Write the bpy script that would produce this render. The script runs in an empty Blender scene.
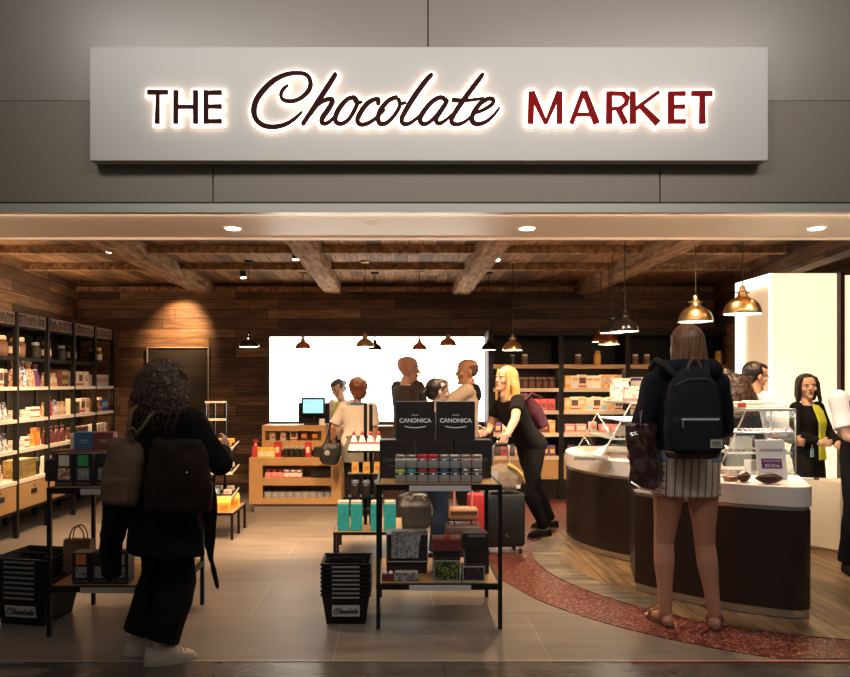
import bpy, math, random
from mathutils import Vector, Matrix, noise
R = math.radians
PI = math.pi
random.seed(7)
SC = bpy.context.scene
COL = SC.collection

# ---- camera model used to turn measurements of the photograph into real places
H = 1.42; FP = 720.0; VX = 395.0; VY = 383.0
def PX(px, Y): return (px - VX) / FP * Y
def PZ(py, Y): return H + (VY - py) / FP * Y
def FY(py): return H * FP / (py - VY)

# ------------------------------------------------------------------ materials
MATS = {}
def _nt(name):
    m = bpy.data.materials.new(name); m.use_nodes = True
    nt = m.node_tree
    return m, nt, nt.nodes['Principled BSDF']
def mat(name, rgb, rough=.6, metal=0, bump=0, bscale=60, vary=0, vscale=8, emit=None, estr=0, coat=0, spec=.5, trans=0, sub=0):
    if name in MATS: return MATS[name]
    m, nt, b = _nt(name); N = nt.nodes; L = nt.links
    b.inputs['Base Color'].default_value = (*rgb, 1); b.inputs['Roughness'].default_value = rough
    b.inputs['Metallic'].default_value = metal
    b.inputs['Specular IOR Level'].default_value = spec
    if coat: b.inputs['Coat Weight'].default_value = coat
    if trans: b.inputs['Transmission Weight'].default_value = trans
    if sub:
        b.inputs['Subsurface Weight'].default_value = sub
        b.inputs['Subsurface Radius'].default_value = (.01, .004, .002)
    if emit:
        b.inputs['Emission Color'].default_value = (*emit, 1); b.inputs['Emission Strength'].default_value = estr
    tc = N.new('ShaderNodeTexCoord')
    nz = N.new('ShaderNodeTexNoise'); nz.inputs['Scale'].default_value = vscale; nz.inputs['Detail'].default_value = 3
    L.new(tc.outputs['Object'], nz.inputs['Vector'])
    if vary:
        hs = N.new('ShaderNodeMixRGB'); hs.inputs[1].default_value = (*[c * (1 - vary) for c in rgb], 1)
        hs.inputs[2].default_value = (*[min(1, c * (1 + vary)) for c in rgb], 1)
        L.new(nz.outputs['Fac'], hs.inputs[0]); L.new(hs.outputs[0], b.inputs['Base Color'])
    if bump:
        n2 = N.new('ShaderNodeTexNoise'); n2.inputs['Scale'].default_value = bscale; n2.inputs['Detail'].default_value = 2
        L.new(tc.outputs['Object'], n2.inputs['Vector'])
        bp = N.new('ShaderNodeBump'); bp.inputs['Strength'].default_value = bump; bp.inputs['Distance'].default_value = .01
        L.new(n2.outputs['Fac'], bp.inputs['Height']); L.new(bp.outputs[0], b.inputs['Normal'])
    MATS[name] = m
    return m

def swizzle(nt, axes):
    """position -> (a, b, 0) with the two named world axes"""
    N = nt.nodes; L = nt.links
    g = N.new('ShaderNodeNewGeometry'); s = N.new('ShaderNodeSeparateXYZ'); c = N.new('ShaderNodeCombineXYZ')
    L.new(g.outputs['Position'], s.inputs[0])
    L.new(s.outputs['XYZ'.index(axes[0])], c.inputs[0]); L.new(s.outputs['XYZ'.index(axes[1])], c.inputs[1])
    return c.outputs[0]
def ramp(nt, fac, stops):
    r = nt.nodes.new('ShaderNodeValToRGB'); el = r.color_ramp.elements
    el[0].position, el[0].color = stops[0][0], (*stops[0][1], 1)
    el[1].position, el[1].color = stops[-1][0], (*stops[-1][1], 1)
    for p, c in stops[1:-1]:
        e = el.new(p); e.color = (*c, 1)
    nt.links.new(fac, r.inputs[0]); return r.outputs[0]
def planks(name, axes, w=1.3, h=.14, stops=None, rough=.75, gap=.004, bump=.25, stretch=(3, 40)):
    """reclaimed boards: random tint per board, grain along the board"""
    m, nt, b = _nt(name); N = nt.nodes; L = nt.links
    v = swizzle(nt, axes)
    def brick(c1, c2, mort):
        k = N.new('ShaderNodeTexBrick'); L.new(v, k.inputs['Vector'])
        k.inputs['Scale'].default_value = 1; k.inputs['Brick Width'].default_value = w; k.inputs['Row Height'].default_value = h
        k.inputs['Mortar Size'].default_value = gap; k.inputs['Mortar Smooth'].default_value = .1
        k.offset = .37; k.offset_frequency = 2; k.squash = .8; k.squash_frequency = 3
        k.inputs['Color1'].default_value = (*c1, 1); k.inputs['Color2'].default_value = (*c2, 1); k.inputs['Mortar'].default_value = (*mort, 1)
        return k
    k = brick((0, 0, 0), (1, 1, 1), (0, 0, 0))
    tint = ramp(nt, k.outputs['Color'], stops)
    mp = N.new('ShaderNodeMapping'); mp.inputs['Scale'].default_value = (stretch[0], stretch[1], 1); L.new(v, mp.inputs[0])
    nz = N.new('ShaderNodeTexNoise'); nz.inputs['Scale'].default_value = 1.0; nz.inputs['Detail'].default_value = 6; nz.inputs['Roughness'].default_value = .65
    L.new(mp.outputs[0], nz.inputs['Vector'])
    mp2 = N.new('ShaderNodeMapping'); mp2.inputs['Scale'].default_value = (2.2, 6, 1); L.new(v, mp2.inputs[0])
    n2 = N.new('ShaderNodeTexNoise'); n2.inputs['Scale'].default_value = 1.0; n2.inputs['Detail'].default_value = 4
    L.new(mp2.outputs[0], n2.inputs['Vector'])
    g1 = ramp(nt, nz.outputs['Fac'], [(.32, (.30, .27, .25)), (.55, (.95, .93, .9)), (.72, (1.5, 1.48, 1.42))])
    g2 = ramp(nt, n2.outputs['Fac'], [(.3, (.6, .6, .6)), (.7, (1.2, 1.2, 1.2))])
    mx = N.new('ShaderNodeMixRGB'); mx.blend_type = 'MULTIPLY'; mx.inputs[0].default_value = 1
    L.new(tint, mx.inputs[1]); L.new(g1, mx.inputs[2])
    m2 = N.new('ShaderNodeMixRGB'); m2.blend_type = 'MULTIPLY'; m2.inputs[0].default_value = .8
    L.new(mx.outputs[0], m2.inputs[1]); L.new(g2, m2.inputs[2])
    m3 = N.new('ShaderNodeMixRGB'); m3.inputs[2].default_value = (*[c * .15 for c in stops[0][1]], 1)
    L.new(k.outputs['Fac'], m3.inputs[0]); L.new(m2.outputs[0], m3.inputs[1])
    L.new(m3.outputs[0], b.inputs['Base Color']); b.inputs['Roughness'].default_value = rough
    bp = N.new('ShaderNodeBump'); bp.inputs['Strength'].default_value = bump; bp.inputs['Distance'].default_value = .01
    L.new(nz.outputs['Fac'], bp.inputs['Height']); L.new(bp.outputs[0], b.inputs['Normal'])
    MATS[name] = m; return m
def glassmat(name, tint=(1, 1, 1), gloss=.12, rough=.02):
    m = bpy.data.materials.new(name); m.use_nodes = True; nt = m.node_tree; N = nt.nodes; L = nt.links
    N.remove(N['Principled BSDF']); out = N['Material Output']
    t = N.new('ShaderNodeBsdfTransparent'); t.inputs[0].default_value = (*tint, 1)
    g = N.new('ShaderNodeBsdfGlossy'); g.inputs['Roughness'].default_value = rough
    x = N.new('ShaderNodeMixShader'); x.inputs[0].default_value = gloss
    L.new(t.outputs[0], x.inputs[1]); L.new(g.outputs[0], x.inputs[2]); L.new(x.outputs[0], out.inputs[0])
    MATS[name] = m; return m

# ------------------------------------------------------------------ mesh builder
class MB:
    def __init__(s): s.v = []; s.f = []; s.m = []; s.mats = []; s.M = Matrix()
    def mi(s, m):
        if m is None: return 0
        if m not in s.mats: s.mats.append(m)
        return s.mats.index(m)
    def add(s, vs, fs, m=None):
        o = len(s.v); s.v += [s.M @ Vector(p) for p in vs]
        k = s.mi(m)
        for f in fs: s.f.append(tuple(i + o for i in f)); s.m.append(k)
        return s
    def box(s, x0, x1, y0, y1, z0, z1, m=None):
        vs = [(x, y, z) for z in (z0, z1) for y in (y0, y1) for x in (x0, x1)]
        return s.add(vs, [(0, 2, 3, 1), (4, 5, 7, 6), (0, 1, 5, 4), (2, 6, 7, 3), (0, 4, 6, 2), (1, 3, 7, 5)], m)
    def rings(s, rs, m=None, cap=True, close=True):
        n = len(rs[0]); vs = [p for r in rs for p in r]; fs = []
        for i in range(len(rs) - 1):
            for j in range(n if close else n - 1):
                a = i * n + j; b = i * n + (j + 1) % n
                fs.append((a, b, b + n, a + n))
        if cap:
            fs.append(tuple(reversed(range(n)))); fs.append(tuple((len(rs) - 1) * n + j for j in range(n)))
        return s.add(vs, fs, m)
    def lathe(s, prof, seg=20, m=None, c=(0, 0, 0), cap=True):
        return s.rings([[(c[0] + r * math.cos(2 * PI * j / seg), c[1] + r * math.sin(2 * PI * j / seg), c[2] + z) for j in range(seg)] for r, z in prof], m, cap)
    def tube(s, pts, rad, seg=8, m=None, rnd=False):
        pts = [Vector(p) for p in pts]; n = len(pts)
        rad = list(rad) if hasattr(rad, '__len__') else [rad] * n
        rs = []; up = None
        for i in range(n):
            t = (pts[min(i + 1, n - 1)] - pts[max(i - 1, 0)])
            t = t.normalized() if t.length > 1e-9 else Vector((0, 0, 1))
            if up is None:
                up = Vector((0, 0, 1)) if abs(t.z) < .9 else Vector((0, 1, 0))
            a = t.cross(up)
            if a.length < 1e-6: a = t.orthogonal()
            a.normalize(); b = a.cross(t).normalized(); up = b
            def ring(c, r): return [c + a * r * math.cos(2 * PI * j / seg) + b * r * math.sin(2 * PI * j / seg) for j in range(seg)]
            if rnd and i == 0:
                for q in (80, 55, 28): rs.append(ring(pts[0] - t * rad[0] * math.sin(R(q)), rad[0] * math.cos(R(q))))
            rs.append(ring(pts[i], rad[i]))
            if rnd and i == n - 1:
                for q in (28, 55, 80): rs.append(ring(pts[i] + t * rad[i] * math.sin(R(q)), rad[i] * math.cos(R(q))))
        return s.rings(rs, m)
    def ell(s, c, r, m=None, seg=14, n=9, M=None):
        rs = []
        for i in range(n):
            a = -PI / 2 + PI * (i + .35) / (n - .3)
            ring = [Vector((r[0] * math.cos(a) * math.cos(2 * PI * j / seg), r[1] * math.cos(a) * math.sin(2 * PI * j / seg), r[2] * math.sin(a))) for j in range(seg)]
            rs.append([Vector(c) + (M @ p if M else p) for p in ring])
        return s.rings(rs, m)
    def rbox(s, c, size, r, m=None, seg=16, n=8):
        rs = []
        h = [size[i] / 2 - r for i in range(3)]
        for i in range(n):
            a = -PI / 2 + PI * (i + .5) / n
            ring = []
            for j in range(seg):
                b = 2 * PI * (j + .5) / seg
                d = (math.cos(a) * math.cos(b), math.cos(a) * math.sin(b), math.sin(a))
                ring.append(tuple(c[k] + math.copysign(h[k], d[k]) + r * d[k] for k in range(3)))
            rs.append(ring)
        return s.rings(rs, m)
    def prism(s, poly, z0, z1, m=None, axis='z', mtop=None):
        """poly in 2D extruded; axis z: (x,y)->z ; axis y: (x,z)->y ; axis x: (y,z)->x"""
        def P(a, b, c): return {'z': (a, b, c), 'y': (a, c, b), 'x': (c, a, b)}[axis]
        n = len(poly)
        vs = [P(a, b, z0) for a, b in poly] + [P(a, b, z1) for a, b in poly]
        s.add(vs, [(i, (i + 1) % n, (i + 1) % n + n, i + n) for i in range(n)] + [tuple(range(n)), tuple(range(2 * n - 1, n - 1, -1))], m)
        return s
    def mesh(s, name='m'):
        me = bpy.data.meshes.new(name); me.from_pydata([tuple(p) for p in s.v], [], s.f)
        for m in s.mats: me.materials.append(m)
        if len(s.mats) > 1: me.polygons.foreach_set('material_index', s.m)
        import bmesh
        bm = bmesh.new(); bm.from_mesh(me); bmesh.ops.recalc_face_normals(bm, faces=bm.faces[:]); bm.to_mesh(me); bm.free()
        me.update(); return me
    def build(s, name, m=None, parent=None, smooth=0, bevel=0, loc=None, rz=0):
        if m is not None:
            s.mats = [m]; s.m = [0] * len(s.f)
        me = s.mesh(name)
        o = bpy.data.objects.new(name, me); COL.objects.link(o)
        if parent: o.parent = parent
        if loc: o.location = loc
        if rz: o.rotation_euler.z = rz
        if bevel:
            b = o.modifiers.new('b', 'BEVEL'); b.width = bevel; b.segments = 2; b.limit_method = 'ANGLE'; b.angle_limit = R(40)
        if smooth: shade(me, smooth)
        return o
def shade(me, ang=40):
    me.polygons.foreach_set('use_smooth', [True] * len(me.polygons))
    if ang < 179:
        try: me.set_sharp_from_angle(angle=R(ang))
        except Exception: pass
def tag(o, label=None, cat=None, group=None, kind=None):
    if label: o['label'] = label
    if cat: o['category'] = cat
    if group: o['group'] = group
    if kind: o['kind'] = kind
    return o
def empty(name, loc, rz=0, label=None, cat=None, group=None):
    o = bpy.data.objects.new(name, None); COL.objects.link(o); o.location = loc; o.rotation_euler.z = rz
    return tag(o, label, cat, group)
KIDS = {}
def copy_tree(o, parent=None):
    c = o.copy(); COL.objects.link(c)
    if parent: c.parent = parent
    for ch in [x for x in list(o.children)]: copy_tree(ch, c)
    return c
def struct(name, mb, m=None, **k): return tag(mb.build(name, m, **k), kind='structure')
def box(name, x0, x1, y0, y1, z0, z1, m, parent=None, bevel=0):
    return MB().box(x0, x1, y0, y1, z0, z1).build(name, m, parent, bevel=bevel)
def text_mesh(s, size, depth=.002, bold=0, cx='CENTER'):
    cu = bpy.data.curves.new('t', 'FONT'); cu.body = s; cu.size = size; cu.extrude = depth; cu.align_x = cx; cu.align_y = 'CENTER'; cu.offset = bold; cu.resolution_u = 3
    o = bpy.data.objects.new('t', cu); COL.objects.link(o)
    me = bpy.data.meshes.new_from_object(o.evaluated_get(bpy.context.evaluated_depsgraph_get()))
    bpy.data.objects.remove(o); bpy.data.curves.remove(cu); return me
def text(name, s, size, m, parent, loc, rot=(PI / 2, 0, 0), depth=.001, bold=0, sx=1):
    me = text_mesh(s, size, depth, bold); me.materials.clear(); me.materials.append(m)
    o = bpy.data.objects.new(name, me); COL.objects.link(o); o.parent = parent; o.location = loc; o.rotation_euler = rot; o.scale = (sx, 1, 1); return o
def light(name, typ, loc, energy, color, rot=None, aim=None, **k):
    l = bpy.data.lights.new(name, typ); l.energy = energy; l.color = color
    for a, b in k.items(): setattr(l, a, b)
    o = bpy.data.objects.new(name, l); COL.objects.link(o); o.location = loc
    if aim is not None: o.rotation_euler = (Vector(aim) - Vector(loc)).to_track_quat('-Z', 'Y').to_euler()
    elif rot: o.rotation_euler = rot
    return o
WARM = (1, .67, .37); WARM2 = (1, .77, .51)
# ------------------------------------------------------------------ materials used
WST = [(0, (.042, .020, .010)), (.35, (.095, .046, .023)), (.7, (.155, .080, .040)), (1, (.25, .14, .075))]
M_wallwood = planks('reclaimed wall boards', 'XZ', 1.5, .125, WST)
M_leftwood = planks('reclaimed side wall boards', 'YZ', 1.5, .125, WST)
M_ceilwood = planks('reclaimed ceiling boards', 'YX', .9, .13, [(0, (.10, .045, .02)), (.4, (.24, .12, .052)), (1, (.45, .24, .11))])
M_doorwood = planks('shaded door boards', 'XZ', 1.5, .125, [(0, (.010, .006, .004)), (1, (.035, .02, .012))])  # dark boards, with the shade of the unlit recess put into their colour
M_floorwood = planks('oak floor boards', 'YX', 1.4, .15, [(0, (.20, .12, .06)), (.5, (.30, .19, .10)), (1, (.42, .28, .16))], rough=.38, gap=.003, bump=.05, stretch=(1.5, 22))
M_greywood = planks('grey floor boards', 'XY', .5, .14, [(0, (.20, .16, .12)), (1, (.33, .27, .2))], rough=.45, gap=.003, bump=.05, stretch=(1.5, 14))
def tile(name, c1, c2, mort, rough):
    m, nt, b = _nt(name); N = nt.nodes; L = nt.links
    v = swizzle(nt, 'XY')
    mp = N.new('ShaderNodeMapping'); mp.inputs['Location'].default_value = (.318 - .56, -3.676 + .72 * 6, 0); L.new(v, mp.inputs[0])
    k = N.new('ShaderNodeTexBrick'); L.new(mp.outputs[0], k.inputs['Vector'])
    k.inputs['Scale'].default_value = 1; k.inputs['Brick Width'].default_value = 1.12; k.inputs['Row Height'].default_value = .72
    k.inputs['Mortar Size'].default_value = .0035; k.offset = .5
    k.inputs['Color1'].default_value = (*c1, 1); k.inputs['Color2'].default_value = (*c2, 1); k.inputs['Mortar'].default_value = (*mort, 1)
    mp2 = N.new('ShaderNodeMapping'); mp2.inputs['Scale'].default_value = (1.3, 7, 1); L.new(v, mp2.inputs[0])
    nz = N.new('ShaderNodeTexNoise'); nz.inputs['Scale'].default_value = 1.6; nz.inputs['Detail'].default_value = 5; L.new(mp2.outputs[0], nz.inputs['Vector'])
    g = ramp(nt, nz.outputs['Fac'], [(.25, (.72, .72, .72)), (.75, (1.2, 1.2, 1.2))])
    mx = N.new('ShaderNodeMixRGB'); mx.blend_type = 'MULTIPLY'; mx.inputs[0].default_value = 1
    L.new(k.outputs['Color'], mx.inputs[1]); L.new(g, mx.inputs[2]); L.new(mx.outputs[0], b.inputs['Base Color'])
    rr = N.new('ShaderNodeMapRange'); rr.inputs['To Min'].default_value = rough - .08; rr.inputs['To Max'].default_value = rough + .12
    L.new(nz.outputs['Fac'], rr.inputs['Value']); L.new(rr.outputs[0], b.inputs['Roughness'])
    MATS[name] = m; return m
M_tile = tile('grey stone tile', (.185, .148, .120), (.235, .19, .155), (.34, .28, .23), .40)
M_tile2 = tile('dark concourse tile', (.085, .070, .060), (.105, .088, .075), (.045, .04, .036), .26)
def mosaic():
    m, nt, b = _nt('red mosaic'); N = nt.nodes; L = nt.links
    v = swizzle(nt, 'XY')
    vo = N.new('ShaderNodeTexVoronoi'); vo.inputs['Scale'].default_value = 100; L.new(v, vo.inputs['Vector'])
    s = N.new('ShaderNodeSeparateColor'); L.new(vo.outputs['Color'], s.inputs[0])
    c = ramp(nt, s.outputs[0], [(0, (.04, .006, .006)), (.45, (.11, .018, .015)), (.8, (.22, .055, .04)), (1, (.55, .30, .22))])
    L.new(c, b.inputs['Base Color']); b.inputs['Roughness'].default_value = .3
    bp = N.new('ShaderNodeBump'); bp.inputs['Strength'].default_value = .3; bp.inputs['Distance'].default_value = .004
    L.new(vo.outputs['Distance'], bp.inputs['Height']); L.new(bp.outputs[0], b.inputs['Normal'])
    return m
M_mosaic = mosaic()
def beam_mat():
    m, nt, b = _nt('rough hewn beam'); N = nt.nodes; L = nt.links
    v = N.new('ShaderNodeTexCoord'); mp = N.new('ShaderNodeMapping'); mp.inputs['Scale'].default_value = (9, 1.5, 9); L.new(v.outputs['Object'], mp.inputs[0])
    nz = N.new('ShaderNodeTexNoise'); nz.inputs['Scale'].default_value = 2; nz.inputs['Detail'].default_value = 8; nz.inputs['Roughness'].default_value = .7; L.new(mp.outputs[0], nz.inputs['Vector'])
    c = ramp(nt, nz.outputs['Fac'], [(.35, (.11, .055, .026)), (.53, (.32, .175, .088)), (.72, (.56, .36, .21))])
    L.new(c, b.inputs['Base Color']); b.inputs['Roughness'].default_value = .85
    bp = N.new('ShaderNodeBump'); bp.inputs['Strength'].default_value = .8; bp.inputs['Distance'].default_value = .03
    L.new(nz.outputs['Fac'], bp.inputs['Height']); L.new(bp.outputs[0], b.inputs['Normal']); return m
M_beam = beam_mat()
M_fas = mat('fascia panel lower', (.20, .168, .125), .55, vary=.04, vscale=2)
M_fas2 = mat('fascia panel upper', (.235, .20, .165), .35, vary=.05, vscale=2)
M_joint = mat('dark joint', (.01, .01, .01), .8)
M_sofft = mat('soffit paint', (.94, .80, .66), .45)
M_trim = mat('trim metal', (.45, .42, .37), .35, .3)
M_sign = mat('sign board', (.50, .475, .44), .45)
M_lbrown = mat('letter dark brown', (.030, .008, .007), .8, spec=.1)
M_lred = mat('letter deep red', (.22, .006, .008), .8, spec=.1)
M_halo = mat('letter halo glow', (1, .95, .9), .5, emit=(1, .74, .60), estr=3.6)  # emission imitates light spilling round the letters
M_black = mat('black metal', (.009, .008, .007), .45, 0, spec=.25)
M_blackw = mat('black laminate', (.010, .008, .007), .6, spec=.2)
M_oak = mat('oak laminate', (.44, .245, .095), .5, vary=.15, vscale=5, bump=.05)
M_oakl = mat('light oak shelf', (.72, .54, .38), .5, vary=.1, vscale=5)
M_shelfw = mat('white shelf', (.82, .70, .58), .45)
M_white = mat('white', (.85, .83, .80), .5)
M_solid = mat('white counter top', (.86, .78, .70), .3)
M_ctr = mat('dark brown panel', (.022, .012, .009), .35, vary=.2, vscale=3)
M_steel = mat('brushed steel', (.55, .50, .44), .3, .9)
M_brass = mat('brass', (.66, .47, .22), .28, 1)
M_copper = mat('copper', (.60, .26, .14), .25, 1)
M_bchrome = mat('black chrome', (.03, .025, .025), .18, .8)
M_inner = mat('white enamel inside', (.95, .92, .85), .5)
M_bulb = mat('bulb', (1, 1, 1), .5, emit=(1, .85, .62), estr=40)
M_lens = mat('lamp lens', (1, 1, 1), .5, emit=(1, .86, .66), estr=14)
M_panel = mat('backlit panel', (.9, .9, .9), .5, emit=(1, .93, .80), estr=5)
M_pscript = mat('backlit panel script', (.8, .85, .5), .5, emit=(.92, 1.0, .40), estr=.62)
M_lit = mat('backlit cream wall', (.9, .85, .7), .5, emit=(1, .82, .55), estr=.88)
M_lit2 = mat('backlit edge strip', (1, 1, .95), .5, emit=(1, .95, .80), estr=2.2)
M_peach = mat('peach niche wall glow', (.85, .66, .45), .6, emit=(1, .70, .42), estr=.35)  # light in the niche put into the wall as a faint glow
M_cream = mat('cream panel', (.80, .68, .52), .5)
M_glass = glassmat('case glass', (.97, .99, .98), .10)
M_glass2 = glassmat('clear plastic', (.9, .9, .88), .18, .1)
M_screen = mat('screen', (.1, .3, .4), .3, emit=(.35, .75, .95), estr=1.1)
M_ptag = mat('price strip', (.58, .56, .53), .4)
M_choc = mat('chocolate', (.06, .02, .012), .35)
M_milk = mat('milk chocolate', (.30, .12, .07), .45)
M_kraft = mat('kraft paper', (.20, .11, .06), .8, vary=.1)
M_yel = mat('yellow', (.85, .45, .06), .5); M_org = mat('orange', (.75, .22, .04), .5)
M_red = mat('red', (.50, .03, .03), .45); M_pink = mat('pink', (.75, .25, .25), .5)
M_blue = mat('blue', (.04, .09, .35), .5); M_teal = mat('teal', (.03, .42, .38), .5)
M_lblue = mat('light blue', (.30, .55, .70), .5); M_green = mat('green', (.05, .38, .10), .5)
M_lime = mat('lime', (.55, .60, .10), .5); M_purple = mat('purple', (.12, .03, .14), .5)
M_cr = mat('cream card', (.80, .66, .48), .6); M_gold = mat('gold', (.60, .38, .10), .35, .5)
M_grey = mat('grey', (.33, .32, .31), .6); M_dark = mat('dark box', (.018, .013, .012), .45)
M_brown = mat('brown box', (.12, .045, .025), .5); M_lgrey = mat('light grey label', (.52, .50, .47), .6)
M_jarg = mat('jar grey', (.28, .27, .25), .5)
M_dblue = mat('slate blue box', (.05, .10, .17), .5); M_maroon = mat('maroon box', (.16, .03, .03), .5)
M_wtxt = mat('white print', (.85, .83, .8), .6); M_gtxt = mat('grey print', (.10, .09, .09), .6)
def pattern(name, a, b_, scale, thr=.5):
    m, nt, b = _nt(name); N = nt.nodes; L = nt.links
    tc = N.new('ShaderNodeTexCoord'); nz = N.new('ShaderNodeTexNoise'); nz.inputs['Scale'].default_value = scale; nz.inputs['Detail'].default_value = 2; nz.inputs['Distortion'].default_value = 1.5
    L.new(tc.outputs['Object'], nz.inputs['Vector'])
    c = ramp(nt, nz.outputs['Fac'], [(thr - .03, a), (thr + .03, b_)])
    L.new(c, b.inputs['Base Color']); b.inputs['Roughness'].default_value = .6; MATS[name] = m; return m
M_floral = pattern('floral card', (.9, .88, .85), (.45, .25, .28), 25, .58)
M_greyp = pattern('grey printed card', (.34, .33, .31), (.14, .13, .125), 40, .52)
M_mixed = pattern('mixed wrappers', (.45, .12, .08), (.80, .62, .40), 45, .5)
M_mixb = pattern('blue and white wrap', (.7, .66, .6), (.06, .07, .25), 30, .5)
M_mixo = pattern('orange printed wrap', (.75, .30, .08), (.85, .62, .35), 35, .5)
M_olive = pattern('olive gold box', (.20, .13, .03), (.32, .22, .06), 25, .5)
# people
M_skin = mat('skin fair', (.62, .33, .22), .5, sub=.05); M_skin2 = mat('skin tanned', (.46, .22, .14), .5, sub=.05); M_skin3 = mat('skin light', (.68, .42, .30), .5, sub=.05)
M_lip = mat('lips', (.40, .08, .07), .5); M_eye = mat('eye white', (.75, .72, .68), .3); M_iris = mat('iris', (.02, .012, .01), .2)
def hairmat(name, a, b_):
    m, nt, b = _nt(name); N = nt.nodes; L = nt.links
    tc = N.new('ShaderNodeTexCoord'); mp = N.new('ShaderNodeMapping'); mp.inputs['Scale'].default_value = (90, 90, 6); L.new(tc.outputs['Object'], mp.inputs[0])
    nz = N.new('ShaderNodeTexNoise'); nz.inputs['Scale'].default_value = 1.2; nz.inputs['Detail'].default_value = 4; L.new(mp.outputs[0], nz.inputs['Vector'])
    L.new(ramp(nt, nz.outputs['Fac'], [(.3, a), (.7, b_)]), b.inputs['Base Color']); b.inputs['Roughness'].default_value = .42
    bp = N.new('ShaderNodeBump'); bp.inputs['Strength'].default_value = .5; bp.inputs['Distance'].default_value = .004
    L.new(nz.outputs['Fac'], bp.inputs['Height']); L.new(bp.outputs[0], b.inputs['Normal']); return m
M_hdark = hairmat('hair black brown', (.008, .005, .004), (.03, .018, .012)); M_hbrown = hairmat('hair brown', (.05, .020, .008), (.24, .10, .04))
M_hblond = hairmat('hair blonde', (.45, .24, .08), (.85, .58, .26)); M_haub = hairmat('hair auburn', (.10, .03, .012), (.26, .09, .035))
M_hcurl = hairmat('hair dark brown curls', (.02, .009, .005), (.10, .045, .02)); M_hstub = mat('short cropped hair', (.10, .05, .035), .8)
def cloth(name, rgb, rough=.9, bump=.25, bs=220, vary=.1): return mat(name, rgb, rough, bump=bump, bscale=bs, vary=vary, vscale=5, spec=.12)
M_cblk = cloth('black cloth', (.010, .009, .009)); M_cnavy = cloth('navy cloth', (.009, .010, .015)); M_cnavy2 = cloth('navy canvas', (.014, .017, .022), .8)
M_cdenim = cloth('light denim', (.17, .21, .29)); M_cjean = cloth('dark denim', (.02, .03, .05)); M_cwht = cloth('white cotton', (.78, .68, .60))
M_cbeige = cloth('beige knit', (.52, .42, .33)); M_cgrey = cloth('grey knit', (.22, .20, .17)); M_csuit = cloth('dark grey suit', (.045, .035, .032))
M_cyel = cloth('yellow green cloth', (.62, .66, .06)); M_csand = cloth('sand canvas', (.17, .105, .065)); M_cbrn = cloth('dark brown leather', (.022, .011, .009), .6)
M_cshoe = cloth('off white canvas', (.55, .46, .36)); M_cwht2 = cloth('crisp white shirt', (.85, .80, .84)); M_cblue = cloth('blue scarf cloth', (.10, .16, .26))
M_cplum = cloth('plum nylon', (.07, .02, .035), .5); M_shiny = mat('shiny dark plastic bag', (.05, .018, .016), .12, coat=1, bump=.8, bscale=18)
M_sole = mat('shoe sole', (.10, .06, .04), .7); M_ctan = cloth('tan canvas', (.27, .20, .15)); M_bagblk = mat('black bag nylon', (.012, .012, .013), .45, bump=.3, bscale=60)
def skirt_mat():
    m, nt, b = _nt('striped skirt'); N = nt.nodes; L = nt.links
    tc = N.new('ShaderNodeTexCoord'); s = N.new('ShaderNodeSeparateXYZ'); L.new(tc.outputs['Object'], s.inputs[0])
    def M(op, a, b_=None, c=None):
        n = N.new('ShaderNodeMath'); n.operation = op
        for i, q in enumerate((a, b_, c)):
            if q is None: continue
            if hasattr(q, 'links'): L.new(q, n.inputs[i])
            else: n.inputs[i].default_value = q
        return n.outputs[0]
    def stripes(q, pitch):
        a = M('FRACT', M('DIVIDE', M('ADD', q, 5.0), pitch))
        d = M('ABSOLUTE', M('SUBTRACT', a, .5))
        return M('ADD', M('LESS_THAN', d, .085), M('MULTIPLY', M('LESS_THAN', M('ABSOLUTE', M('SUBTRACT', d, .24)), .03), .5))
    side = M('GREATER_THAN', M('ABSOLUTE', s.outputs[0]), .155)
    v = M('ADD', M('MULTIPLY', stripes(s.outputs[0], .042), M('SUBTRACT', 1.0, side)), M('MULTIPLY', stripes(s.outputs[2], .042), side))
    L.new(ramp(nt, v, [(0, (.66, .52, .40)), (1, (.10, .07, .055))]), b.inputs['Base Color']); b.inputs['Roughness'].default_value = .9; return m
M_skirt = skirt_mat()
# ------------------------------------------------------------------ people
def fuse(mb, voxel, smooth=3, disp=None):
    """melt overlapping closed shapes into one continuous skin"""
    mb.mats = []
    me = mb.mesh('tmp'); o = bpy.data.objects.new('tmp', me); COL.objects.link(o)
    r = o.modifiers.new('r', 'REMESH'); r.mode = 'VOXEL'; r.voxel_size = voxel
    if smooth:
        q = o.modifiers.new('s', 'SMOOTH'); q.factor = .5; q.iterations = smooth
    new = bpy.data.meshes.new_from_object(o.evaluated_get(bpy.context.evaluated_depsgraph_get()))
    bpy.data.objects.remove(o); bpy.data.meshes.remove(me)
    if disp:
        co = [v.co.copy() for v in new.vertices]; no = [v.normal.copy() for v in new.vertices]
        for v, c, n in zip(new.vertices, co, no): v.co = c + n * disp(c, n)
    new.polygons.foreach_set('use_smooth', [True] * len(new.polygons)); new.update()
    return new
def put(name, me, m, parent):
    me.materials.clear(); me.materials.append(m); me.name = name
    o = bpy.data.objects.new(name, me); COL.objects.link(o); o.parent = parent; return o
def folds(amp=.006, f=9):
    def g(c, n):
        return amp * (noise.noise(Vector((c.x * f, c.y * f, c.z * f * .55))) + .5 * noise.noise(Vector((c.x * f * 2.3 + 7, c.y * f * 2.3, c.z * f * 1.2))))
    return g
def ik(a, c, l1, l2, pole):
    a = Vector(a); c = Vector(c); d = c - a; L = min(d.length, (l1 + l2) * .995); u = d.normalized(); c = a + u * L
    x = (L * L + l1 * l1 - l2 * l2) / (2 * L); h = math.sqrt(max(l1 * l1 - x * x, 0))
    p = Vector(pole); p = p - u * p.dot(u); p.normalize()
    return a + u * x + p * h, c
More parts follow.
